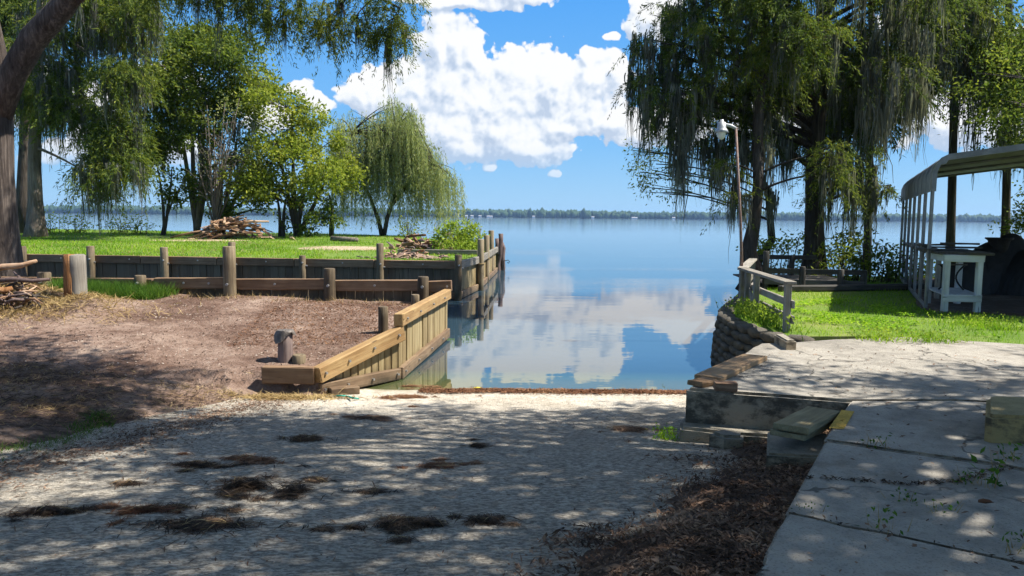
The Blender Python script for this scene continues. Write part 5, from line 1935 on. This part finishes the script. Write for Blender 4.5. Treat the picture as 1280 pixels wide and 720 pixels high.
patch('sand_path', G(435, 311, 1.22), 2.7, 2.3, lawn_h, 'sand_patch', 3)
patch('sand_path', G(250, 300, 1.32), 3.3, 1.5, lawn_h, 'sand_patch', 4)
patch('sand_path', G(530, 307, 1.2), 1.4, 1.6, lawn_h, 'sand_patch', 5)
q = scatter(SHORE, 120000)
fl_ = [(p.x, p.y) for p in fl]
q = q[~in_poly(q, fl_)]
q = q[(q[:, 1] < 24) & (q[:, 0] < 17)]
tall = np.clip(1 + 0.8 * vn(q[:, 0], q[:, 1], 1.7), .5, 2.2)
stuff('shore_grass', blades(with_h(q, shore_h, -.01), rng.uniform(.03, .085, len(q)) * tall, .014), 3, 'grass_blade', 'bright green grass between railing and carport', 'grass')
# broad-leaved ground weeds in that lawn
q = scatter([(4.3, 12.2), (7.4, 11.3), (8.2, 15), (7.2, 17), (5.2, 16)], 9000)
q = q[vn(q[:, 0], q[:, 1], 2.2) > 0.1]
p = with_h(q, shore_h, 0.02)
p[:, 2] += rng.uniform(0, .06, len(p))
stuff('ground_weeds', flat_quads(p, rng.uniform(.03, .07, len(p)), .035, .5), 4, 'grass_blade', 'low broad-leaved weeds growing through the shore grass', 'weeds')


def tuft(name, label, cat, pts, h, w, n, m, spread, group=None, leafy=0, lm=None):
    """one clump of upright blades/leaves at a base point"""
    c = np.array(pts)
    q = rng.normal(size=(n, 3)) * np.array([spread[0], spread[1], 0]) + c
    V = blades(q, h * rng.uniform(.4, 1.1, n), w, .4)
    o = thing(name, label, cat, Vector(pts), group)
    mk_np('blades', V, 3, m, o, tuple(pts))['kind'] = 'stuff'
    if leafy:
        q = rng.normal(size=(leafy, 3)) * np.array([spread[0] * 1.1, spread[1] * 1.1, 0]) + c
        q[:, 2] += rng.uniform(.15, 1.0, leafy) * h
        mk_np('foliage', leaf_quads(q, rng.normal(size=(leafy, 3)) + np.array([0, 0, .3]), h * .22 * rng.uniform(.6, 1.3, leafy), h * .11), 4, lm or m, o, tuple(pts))
    return o


# tall lush grass in front of the low wall
q = scatter([(-9.0, 15.2), (-7.3, 15.5), (-7.1, 16.25), (-8.8, 16.4), (-9.9, 16.4)], 5200)
stuff('tall_grass', blades(with_h(q, dirt_h, -.02), rng.uniform(.12, .36, len(q)), .018, .5), 3, 'grass_lush', 'tall dark lush grass growing against the low timber wall', 'grass')
q = scatter([(-7.4, 15.75), (-2.0, 15.75), (-1.9, 16.1), (-7.2, 16.35)], 500)
stuff('wall_weeds', blades(with_h(q, dirt_h, -.02), rng.uniform(.05, .16, len(q)), .014, .7), 3, 'straw', 'dry straw stems along the foot of the low timber wall', 'straw')
# chips and stones on the dirt
q = scatter([(-12, 9), (-3.3, 10.8), (-1.9, 12.2), (-1.6, 16), (-9, 16.2), (-13, 14)], 15000)
p = with_h(q, dirt_h, .006)
stuff('dirt_chips', flat_quads(p, rng.uniform(.012, .06, len(p)), rng.uniform(.01, .025, len(p)), .4), 4, 'chips', 'small wood chips and pebbles scattered over the dirt', 'chips')
q = scatter([(-4.5, 12), (-1.95, 12.3), (-1.65, 16), (-5, 16)], 5000)
p = with_h(q, dirt_h, .008)
stuff('red_mulch', flat_quads(p, rng.uniform(.02, .09, len(p)), rng.uniform(.008, .02, len(p)), .4), 4, 'debris_red', 'reddish mulch scattered inside the new retaining wall', 'mulch')
# straw mound
q = np.column_stack([rng.normal(-9.1, 1.0, 3600), rng.normal(14.15, .5, 3600)])
p = with_h(q, dirt_h, .02)
p[:, 2] += rng.uniform(0, .06, len(p))
V = flat_quads(p, rng.uniform(.12, .42, len(p)), .012, .5)
stuff('straw_heap', V, 4, 'straw', 'dry straw heaped below the big trunk', 'straw')
# dry brush, dark brush and grass along the left of the ramp
q = scatter([(-11.5, 4.0), (-5.0, 4.0), (-4.4, 6.3), (-3.5, 9.4), (-2.9, 10.45), (-3.6, 10.7), (-6, 11), (-11.5, 12)], 60000)
keep = vn(q[:, 0], q[:, 1], 1.3) + .35 * rng.normal(size=len(q)) > .1
q = q[keep]
p = with_h(q, dirt_h, .012)
p[:, 2] += rng.uniform(0, .03, len(p))
k = rng.random(len(p))
k = np.where((k < .5) & (k > .28), .9, k)
stuff('dry_brush', flat_quads(p[k < .5], rng.uniform(.05, .18, (k < .5).sum()), .007, .25), 4, 'straw', 'dry straw and stems strewn left of the ramp', 'straw')
stuff('dark_brush', flat_quads(p[k >= .5], rng.uniform(.03, .11, (k >= .5).sum()), .012, .2), 4, 'needles_dark', 'dark dead leaves and needles strewn left of the ramp', 'leaf litter')
q = scatter([(-8, 4.8), (-4.8, 5.2), (-3.9, 7.6), (-4.6, 8.6), (-8, 8)], 18000)
q = q[vn(q[:, 0] + 3, q[:, 1], 1.6) > .15]
stuff('sparse_grass', blades(with_h(q, dirt_h, -.005), rng.uniform(.04, .12, len(q)), .009, .8), 3, 'grass_lush', 'sparse trodden grass beside the ramp in the shade', 'grass')
q = np.column_stack([rng.normal(-3.1, .38, 1500), rng.normal(10.38, .13, 1500)])
p = with_h(q, lambda x, y: np.maximum(dirt_h(x, y), ramp_n(x, y)), .012)
stuff('wall_straw', flat_quads(p, rng.uniform(.08, .3, len(p)), .01, .4), 4, 'straw', 'dry straw at the foot of the end beam', 'straw')
# crumbs of soil and needles where the dirt runs out over the concrete
y = rng.uniform(3.5, 10.4, 9000)
x = edge_x(y) + rng.standard_t(2.5, 9000) * .22 + .18 * vn(y, y * 0, 2.0)
k = (np.abs(x - edge_x(y)) < 1.4)
p = with_h(np.column_stack([x, y])[k], lambda a_, b_: np.maximum(dirt_h(a_, b_), ramp_n(a_, b_)), .006)
stuff('edge_crumbs', flat_quads(p, rng.uniform(.015, .07, len(p)), rng.uniform(.006, .018, len(p)), .2), 4, 'leaf_litter', 'soil crumbs and needles along the dirt edge of the ramp', 'leaf litter')
# leaf litter beside the walkway
q = scatter([(-0.9, 2.2), (.6, 2.4), (1.22, 3.66), (3.1, 7.1), (3.2, 7.4), (2.0, 7.8), (1.2, 7.7), (.4, 6.2), (-.35, 4.6)], 75000)
ex = np.interp(q[:, 1], [0, 3.66, 7.03, 7.5], [-0.6, 1.2, 3.07, 3.3])
dens = sstep(1.5, .3, ex - q[:, 0] + .5 * vn(q[:, 0], q[:, 1], 1.9)) * np.clip(.72 + .5 * vn(q[:, 0] + 9, q[:, 1], 3.1), .12, 1)
q = q[rng.random(len(q)) < dens]
p = with_h(q, lambda x, y: np.maximum(litter_h(x, y), ramp_n(x, y)), .008)
p[:, 2] += rng.uniform(0, .03, len(p))
stuff('leaf_litter', flat_quads(p, .015 + .085 * rng.random(len(p)) ** 3, .006 + .022 * rng.random(len(p)) ** 2, .45), 4, 'leaf_litter', 'brown dead leaves banked against the walkway edge', 'leaf litter')
q = scatter([(-6, 2.5), (2.0, 3), (2.0, 10.8), (-2.8, 10.4), (-4.2, 7)], 5200)
keep = vn(q[:, 0] * .8, q[:, 1] * 1.6, 1.5) + .5 * rng.normal(size=len(q)) > .35
p = with_h(q[keep], ramp_n, .006)
stuff('ramp_needles', flat_quads(p, rng.uniform(.015, .07, len(p)), rng.uniform(.005, .013, len(p)), .1), 4, 'leaf_litter', 'loose needles and bits strewn over the ramp', 'needles')
# wrack line at the water's edge
x = rng.uniform(-1.35, 2.75, 9000)
y = 11.17 + .05 * vn(x, x * 0, 2.5) + np.abs(rng.normal(0, .15, 9000)) * -1 + .14
p = with_h(np.column_stack([x, y]), ramp_n, .012)
p[:, 2] = np.maximum(p[:, 2], 0.004) + rng.uniform(0, .02, len(p))
stuff('wrack_line', flat_quads(p, rng.uniform(.03, .12, len(p)), rng.uniform(.008, .022, len(p)), .3), 4, 'debris_red', 'reddish band of washed-up debris along the waterline', 'debris')


def clump(label, px, py, wx, wy, h, n, m='needles_dark', m2='straw', grp='debris clumps on the ramp'):
    c = on_ramp(px, py)
    t = thing('debris_clump', label, 'debris', (c.x, c.y, c.z - .01), grp)
    k = 30
    an = rng.uniform(-.35, .35)
    cs = np.column_stack([rng.standard_t(3, k) * .36 * wx, rng.standard_t(3, k) * .5 * wy])
    cs = np.column_stack([cs[:, 0] * math.cos(an) - cs[:, 1] * math.sin(an), cs[:, 0] * math.sin(an) + cs[:, 1] * math.cos(an)])
    wt = rng.lognormal(0, 1.3, k)
    wt /= wt.sum()
    for mm, nn, lift in ((m, int(n * 2.2), 0), (m2, int(n * .03), .012)):
        j = rng.choice(k, nn, p=wt)
        q = cs[j] + (.22 + wt[j] * 2.6)[:, None] * np.column_stack([rng.standard_t(2.2, nn) * .13 * wx, rng.standard_t(2.2, nn) * .17 * wy]).clip(-1.2, 1.2) + np.array([c.x, c.y])
        rr = .6 * np.exp(-(((q[:, 0] - c.x) / wx) ** 2 + ((q[:, 1] - c.y) / wy) ** 2) * 1.5)
        p = with_h(q, ramp_n, .004 + lift)
        p[:, 2] += rng.random(nn) ** 2 * h * rr
        a = rng.normal(0, .5, nn)
        V = flat_quads(p, rng.uniform(.05, .22, nn), rng.uniform(.004, .011, nn), .09)
        mk_np('needles' if mm == m else 'stems', V, 4, mm, t, (c.x, c.y, c.z - .01))['kind'] = 'stuff'


clump('largest dark clump of wet needles on the ramp', 320, 612, .72, .26, .11, 1700)
clump('dark needle clump in the middle of the lower ramp', 505, 657, .36, .12, .08, 800)
clump('small reddish-brown needle clump near the dirt edge', 172, 641, .16, .07, .06, 320, 'debris_red')
clump('reddish scatter of needles on a sunny patch', 548, 583, .22, .08, .03, 260, 'debris_red')
clump('thin dark streak of needles above the largest clump', 255, 582, .34, .07, .05, 420)
clump('dark needle heap close to the timber offcut', 380, 549, .22, .10, .07, 420)
clump('flat reddish needles beside the thin dark streak', 318, 576, .26, .07, .04, 320, 'debris_red')
clump('needle scatter below the dock corner footing', 785, 537, .30, .10, .06, 420, 'leaf_litter')
clump('small dark needle clump beside the middle one', 603, 651, .18, .07, .05, 260)
clump('dark thin needles at the dirt side of the ramp', 60, 640, .34, .08, .05, 360)
clump('brown needle mat near the plank wall foot', 505, 497, .42, .16, .05, 620, 'debris_red')
clump('brown needle mat beside the yellow leaves', 520, 484, .5, .10, .05, 500, 'debris_red')
clump('thin needle mat on the sunny ramp by the straw', 460, 523, .4, .10, .03, 320, 'leaf_litter')
clump('little dark tuft of needles on the shaded ramp', 600, 558, .12, .05, .05, 130)

# weeds
c = on_ramp(834, 549)
tuft('weed', 'small bright green weed at the dock corner', 'weed', (c.x, c.y, c.z - .01), .14, .012, 40, 'grass_blade', (.06, .05), None, 160)
for px, py, h, lab in ((1100, 560, .16, 'thin weed in the crack beside the step boards'), (1236, 608, .26, 'leafy weed at the crack crossing'), (1262, 578, .2, 'bushy weed in the crack near the yellow block'), (1136, 628, .14, 'reddish weed on the middle slab'), (1206, 605, .14, 'single sprig in the middle slab'),
                       (1105, 662, .15, 'broad weed in the long lower crack'), (1170, 640, .14, 'sprawling weed above the long lower crack'), (1268, 690, .16, 'tall stem weed at the end of the lower crack'), (1008, 640, .10, 'tiny weed on the walkway rim')):
    c = G(px, py, SLAB - .02)
    c.z = SLAB - .06
    tuft('weed', lab, 'weed', c, h, .01, 14, 'straw', (.05, .03), 'weeds in the walkway', 26, 'grass_lush')
# dead leaves and grit in the cracks
V = []
for line, nn in ((jea, 700), (jec, 1500)):
    for _ in range(nn):
        i = random.randint(0, len(line) - 2)
        q = line[i].lerp(line[i + 1], random.random())
        V.append((q.x + random.gauss(0, .015), q.y + random.gauss(0, .014), SLAB + random.uniform(-.04, .008)))
eb2 = resample(eb, .1, False)
for _ in range(420):
    q = random.choice(eb2)
    V.append((q.x + random.gauss(0, .03), q.y + random.gauss(0, .02), SLAB - .012 + random.uniform(0, .012)))
V = np.array(V)
stuff('crack_debris', flat_quads(V, rng.uniform(.015, .06, len(V)), rng.uniform(.006, .014, len(V)), .4), 4, 'needles_dark', 'dark grit and dead stems filling the walkway cracks', 'debris')
q = scatter([(1.3, 3.4), (5.5, 3.0), (7.0, 8), (5.5, 11), (3.8, 10.6), (2.2, 8.2), (3.3, 7.4)], 700)
p = np.column_stack([q, np.full(len(q), SLAB + .008)])
stuff('slab_leaves', flat_quads(p, rng.uniform(.015, .06, len(p)), rng.uniform(.008, .03, len(p)), .25), 4, 'leaf_litter', 'few dead leaves lying on the walkway slabs', 'leaf litter')
# grass tufts along the walkway's far edge
for px, py, w_, lab in ((1250, 410, .35, 'leafy tuft at the carport front edge'), (1215, 405, .3, 'leafy tuft below the workbench'), (1100, 425, .2, 'thin dry tuft on the far slab edge'), (1165, 427, .2, 'sparse tuft on the far slab edge near carport')):
    c = G(px, py, SLAB)
    tuft('weed_tuft', lab, 'weed', (c.x, c.y, SLAB - .03), .2, .014, 150, 'grass_blade', (w_, .12), 'tufts at the slab edge', 260, 'leaf_bush')
c = (4.25, 13.0, .78)
tuft('weed_tuft', 'leafy green weeds at the railing foot on the sack wall', 'weed', (4.32, 13.4, .78), .34, .014, 500, 'grass_lush', (.10, .7), None, 700, 'leaf_bush')

# shrubs


def shrub(name, label, base, C, leafm, lp, stems=10, bark='bark_dark', group=None, dry=None):
    base = Vector(base)
    t = thing(name, label, 'shrub', base, group)
    tb = []
    for i in range(stems):
        c, r = C[i % len(C)]
        e = Vector(c) + Vector((random.uniform(-r, r), random.uniform(-r, r), random.uniform(0, r))) * .8
        s0 = base + Vector(((c[0] - base.x) * .6 + random.uniform(-.15, .15), (c[1] - base.y) * .6, -.05))
        tb.append((bez(s0, s0.lerp(e, .5) + Vector((0, 0, .1)), e, 4), [.02, .016, .012, .006], 4, 0))
    tubes_obj('stems', tb, bark, t, base)
    mk_np('foliage', leaves_broad(C, *lp), 4, leafm, t, base)
    if dry is not None:
        mk_np('dry_foliage', leaves_broad(dry, 700, .16, .02), 4, 'dry_twig', t, base)
    return t


C = CP([(553, 300, 30.5, .42), (565, 292, 30.6, .42), (578, 288, 30.6, .45), (586, 300, 30.4, .5), (572, 303, 30, .5), (593, 296, 30.8, .35), (583, 284, 30.8, .3), (598, 288, 31, .25)])
shrub('bush', 'bright green bush at the lawn corner behind the piles', (C[3][0].x, 30.5, 1.15), C, 'leaf_bush', (2000, .15, .06), 26, 'bark_grey', None, CP([(548, 295, 30.8, .38), (545, 288, 30.8, .3), (570, 295, 30.2, .3)]))
for px, py, d, w_, h_, lab in ((68, 282, 44, .8, .7, 'leafy weed bush at the foot of the grey cypress'), (95, 284, 45, .7, .6, 'loose lakeside bush between cypress and shore'), (150, 282, 45, 1.1, .9, 'airy lakeside bush with open twigs'), (175, 290, 44, .5, .35, 'low weed bush near the scrap pile end'), (512, 288, 44, .5, .5, 'low bush beneath the willow')):
    c = P(px, py, d)
    shrub('bush', lab, (c.x, d, 1.35), [(Vector((c.x + random.uniform(-w_, w_), d + random.uniform(-.5, .5), 1.45 + random.uniform(.1, h_ * 1.6))), .4 + .2 * random.random()) for _ in range(7)], 'leaf_bush' if px < 90 else 'leaf_broad_light', (170, .17, .07), 14)
for px, py, d, n, w_, h_, lab, lm in ((1065, 322, 22.5, 9, .9, 1.0, 'bright leafy shrub right of the dark cypress trunk', 'leaf_broad_light'), (1100, 328, 22.0, 8, .7, .8, 'dark leafy shrub next to the carport posts', 'leaf_broad_dark'), (975, 310, 23.8, 7, .7, .9, 'leafy shrub behind the timber dock rails', 'leaf_broad_light'), (1045, 300, 24.5, 7, .8, 1.2, 'tall shrub between the shoreline trunks', 'leaf_broad_dark'), (1135, 330, 23.4, 6, .8, .6, 'low shrub behind the far carport post', 'leaf_broad_dark')):
    c = P(px, py, d)
    shrub('bush', lab, (c.x, d, .7), [(Vector((c.x + random.uniform(-w_, w_), d + random.uniform(-.5, .5), .9 + random.uniform(.1, h_))), .35 + .2 * random.random()) for _ in range(n)], lm, (420, .14, .065), 14)

# ---------- scrap wood pile on the lawn
sc = P(285, 299, 39.5)
zl = float(lawn_h(np.array([sc.x]), np.array([sc.y]))[0])
sp_ = thing('scrap_pile', 'pile of scrap boards and bark heaped on the lawn', 'wood pile', (sc.x, sc.y, zl))
for i in range(150):
    u, v = random.gauss(.25, 1.05), random.gauss(0, .5)
    hmax = max(0.02, 1.15 * (1 - ((u - .5) / 2.5) ** 2 - (v / 1.25) ** 2))
    z = zl + hmax * random.random() ** .5
    ln = random.uniform(.45, 1.5)
    an = random.uniform(0, math.pi)
    sl_ = random.uniform(-.35, .35) - .2 * (u - .5) * math.cos(an)
    d = Vector((math.cos(an), math.sin(an), sl_)).normalized() * ln / 2
    c = Vector((sc.x + u * .85, sc.y + v, z))
    beam('board', c - d, c + d, random.uniform(.08, .22), random.uniform(.03, .07), 'scrap_x', sp_, .006, .012, 1)
for (x0, y0_, x1, y1_) in ((213, 297, 265, 287), (240, 296, 296, 279), (292, 279, 336, 277), (300, 282, 318, 281), (262, 284, 300, 279)):
    a, b = P(x0, y0_, 39), P(x1, y1_, 39.2)
    tubes_obj('branch', [([a, a.lerp(b, .5) + Vector((0, 0, .05)), b], [.05, .06, .045], 7, .1)], 'scrap_x', sp_, (sc.x, sc.y, zl))
# logs and stump debris
a, b = P(414, 298, 38), P(447, 300, 37.6)
o = tubes_obj('log', [([a, a.lerp(b, .5), b], [.12, .13, .11], 9, .08)], 'bark_grey', None, a)
tag(o, 'fallen log lying on the lawn left of the willow', 'log')
rb = P(520, 303, 31.5)
rt = thing('stump_debris', 'torn stump roots and broken wood beside the lawn bush', 'wood debris', (rb.x, rb.y, 1.18))
for i in range(60):
    u, v = random.gauss(0, .55), random.gauss(0, .6)
    z = 1.2 + .55 * max(0, 1 - (u / 1.2) ** 2 - (v / 1.3) ** 2) * random.random()
    an = random.uniform(0, 6.3)
    d = Vector((math.cos(an), math.sin(an), random.uniform(-.6, .9))).normalized() * random.uniform(.12, .42)
    c = Vector((rb.x + u, rb.y + v, z + .05))
    if i % 3:
        beam('chunk', c - d, c + d, random.uniform(.05, .16), random.uniform(.05, .14), 'scrap_x' if i % 2 else 'brown_x', rt, .01, .03, 1)
    else:
        tubes_obj('root', [([c - d, c + Vector((random.uniform(-.1, .1), 0, .06)), c + d], [.06, .05, .02], 6, .15)], 'driftwood_z', rt, (rb.x, rb.y, 1.18))
rb = P(512, 317, 26.2)
heap('soil_mound', 'low mound of brown soil and roots right behind the bulkhead cap', 'soil mound', (rb.x, rb.y, 1.12), 1.5, 1.0, .3, 'dirt', 8, [(-.5, 0, .45, .6), (0, .1, .5, 1.0), (.45, -.1, .4, .7), (-.1, -.3, .4, .7)])
rt = thing('root_heap', 'broken sticks and roots on the soil mound behind the bulkhead', 'wood debris', (rb.x, rb.y, 1.15))
for i in range(60):
    u, v = random.gauss(0, .6), random.gauss(0, .4)
    an = random.uniform(0, 6.3)
    d = Vector((math.cos(an), math.sin(an), random.uniform(-.3, .5))).normalized() * random.uniform(.06, .22)
    c = Vector((rb.x + u, rb.y + v, 1.17 + random.uniform(.02, .28) * max(0, 1 - u * u / 2 - v * v)))
    tubes_obj('root', [([c - d, c + Vector((0, 0, .03)), c + d], [.02, .032, .014], 6, .2)], 'scrap_x' if i % 3 else 'driftwood_z', rt, (rb.x, rb.y, 1.15))
# brush logs on the mound at the left edge
mb = P(20, 360, 14.6)
for k, (x0, y0_, x1, y1_, d, r, mm, lab) in enumerate(((-20, 341, 46, 326, 14.4, .05, 'scrap_x', 'long split log lying on the straw mound'), (-10, 352, 62, 349, 14.2, .04, 'driftwood_z', 'dark grey branch below the split log'), (-15, 366, 16, 360, 13.9, .055, 'bark_rust', 'rotten red-brown log chunk in the mound'),
                                                      (8, 378, 36, 372, 13.6, .03, 'driftwood_z', 'short dark stick at the mound foot'))):
    a, b = P(x0, y0_, d), P(x1, y1_, d + .2)
    o = tubes_obj('log', [([a, a.lerp(b, .35) + Vector((0, 0, .03)), a.lerp(b, .7) - Vector((0, 0, .02)), b], [r, r * 1.1, r, r * .7], 8, .15)], mm, None, a)
    tag(o, lab, 'log')
V = []
rt = thing('brush_pile', 'dark tangle of roots and bark at the foot of the big trunk', 'brush pile', (mb.x, mb.y, 1.2))
for i in range(90):
    c = P(random.uniform(-20, 44), random.uniform(343, 382), 0.1 + random.uniform(13.6, 14.6))
    c.z = min(c.z, float(dirt_h(np.array([c.x]), np.array([c.y]))[0]) + random.uniform(0, .22))
    an = random.uniform(0, 6.3)
    d = Vector((math.cos(an), math.sin(an) * .5, random.uniform(-.4, .5))).normalized() * random.uniform(.1, .4)
    tubes_obj('root', [([c - d, c + Vector((0, 0, .05)), c + d], [.016, .024, .01], 6, .25)], ('driftwood_z', 'scrap_x', 'bark_dark')[i % 3], rt, (mb.x, mb.y, 1.2))

# green rope ends and yellow leaves on the ramp
for pts, lab in ((((362, 489), (372, 483), (384, 482), (389, 488), (380, 491)), 'loop of green rope at the end beam'), (((418, 497), (426, 499), (434, 497), (441, 502), (448, 500)), 'green rope end lying on the ramp')):
    path = [on_ramp(*q) + Vector((0, 0, .02 + .03 * (i % 2))) for i, q in enumerate(pts)]
    sm = []
    for i in range(len(path) - 1):
        for t_ in (0, .5):
            sm.append(path[i].lerp(path[i + 1], t_))
    sm.append(path[-1])
    o = tubes_obj('rope', [(sm, [.012] * len(sm), 6, .1)], 'rope_green', None, path[0])
    tag(o, lab, 'rope')
for px, py, s_, lab in ((597, 488, .085, 'larger curled yellow leaf at the waterline'), (613, 488, .05, 'small yellow leaf at the waterline'), (1232, 632, .05, 'orange dead leaf on the lower slab')):
    c = on_ramp(px, py) if px < 1000 else G(px, py, SLAB)
    vs = []
    for i in range(8):
        a = 2 * math.pi * i / 8
        vs.append((math.cos(a) * s_, math.sin(a) * s_ * .6, .02 + .3 * s_ * abs(math.sin(a))))
    o = mk('fallen_leaf', [(0, 0, .012)] + vs, [(0, 1 + i, 1 + (i + 1) % 8) for i in range(8)], 'yellow_leaf' if px < 1000 else 'debris_red', None, c)
    tag(o, lab, 'leaf', 'fallen leaves')
# pale rubble lump on the footing
c = C0 + fd * .42 + fn * .34
o = slab([(c.x - .17, c.y - .03), (c.x - .05, c.y - .12), (c.x + .15, c.y - .08), (c.x + .19, c.y + .04), (c.x, c.y + .1)], .50, .2, 'slab_concrete', bev=.03, name='rubble', parent=None, tilt=(-.1, .1))
tag(o, 'pale broken concrete lump at the foot of the dock', 'rubble')

# ================================================================== HAZE
hz, n, out = mat('haze')
vp = n.add('ShaderNodeVolumePrincipled')
vp.inputs['Color'].default_value = (0.38, 0.62, 1.0, 1)
vp.inputs['Density'].default_value = 0.00012
vp.inputs['Anisotropy'].default_value = 0.2
n.l.new(vp.outputs[0], out.inputs['Volume'])
me = box_mesh('haze', 7000, 3900, 36, 'haze', 0)
o = link(bpy.data.objects.new('haze', me), None, (0, 1700, 15.0))
o['kind'] = 'stuff'
o['label'] = 'thin summer haze over the lake'
o['category'] = 'haze'
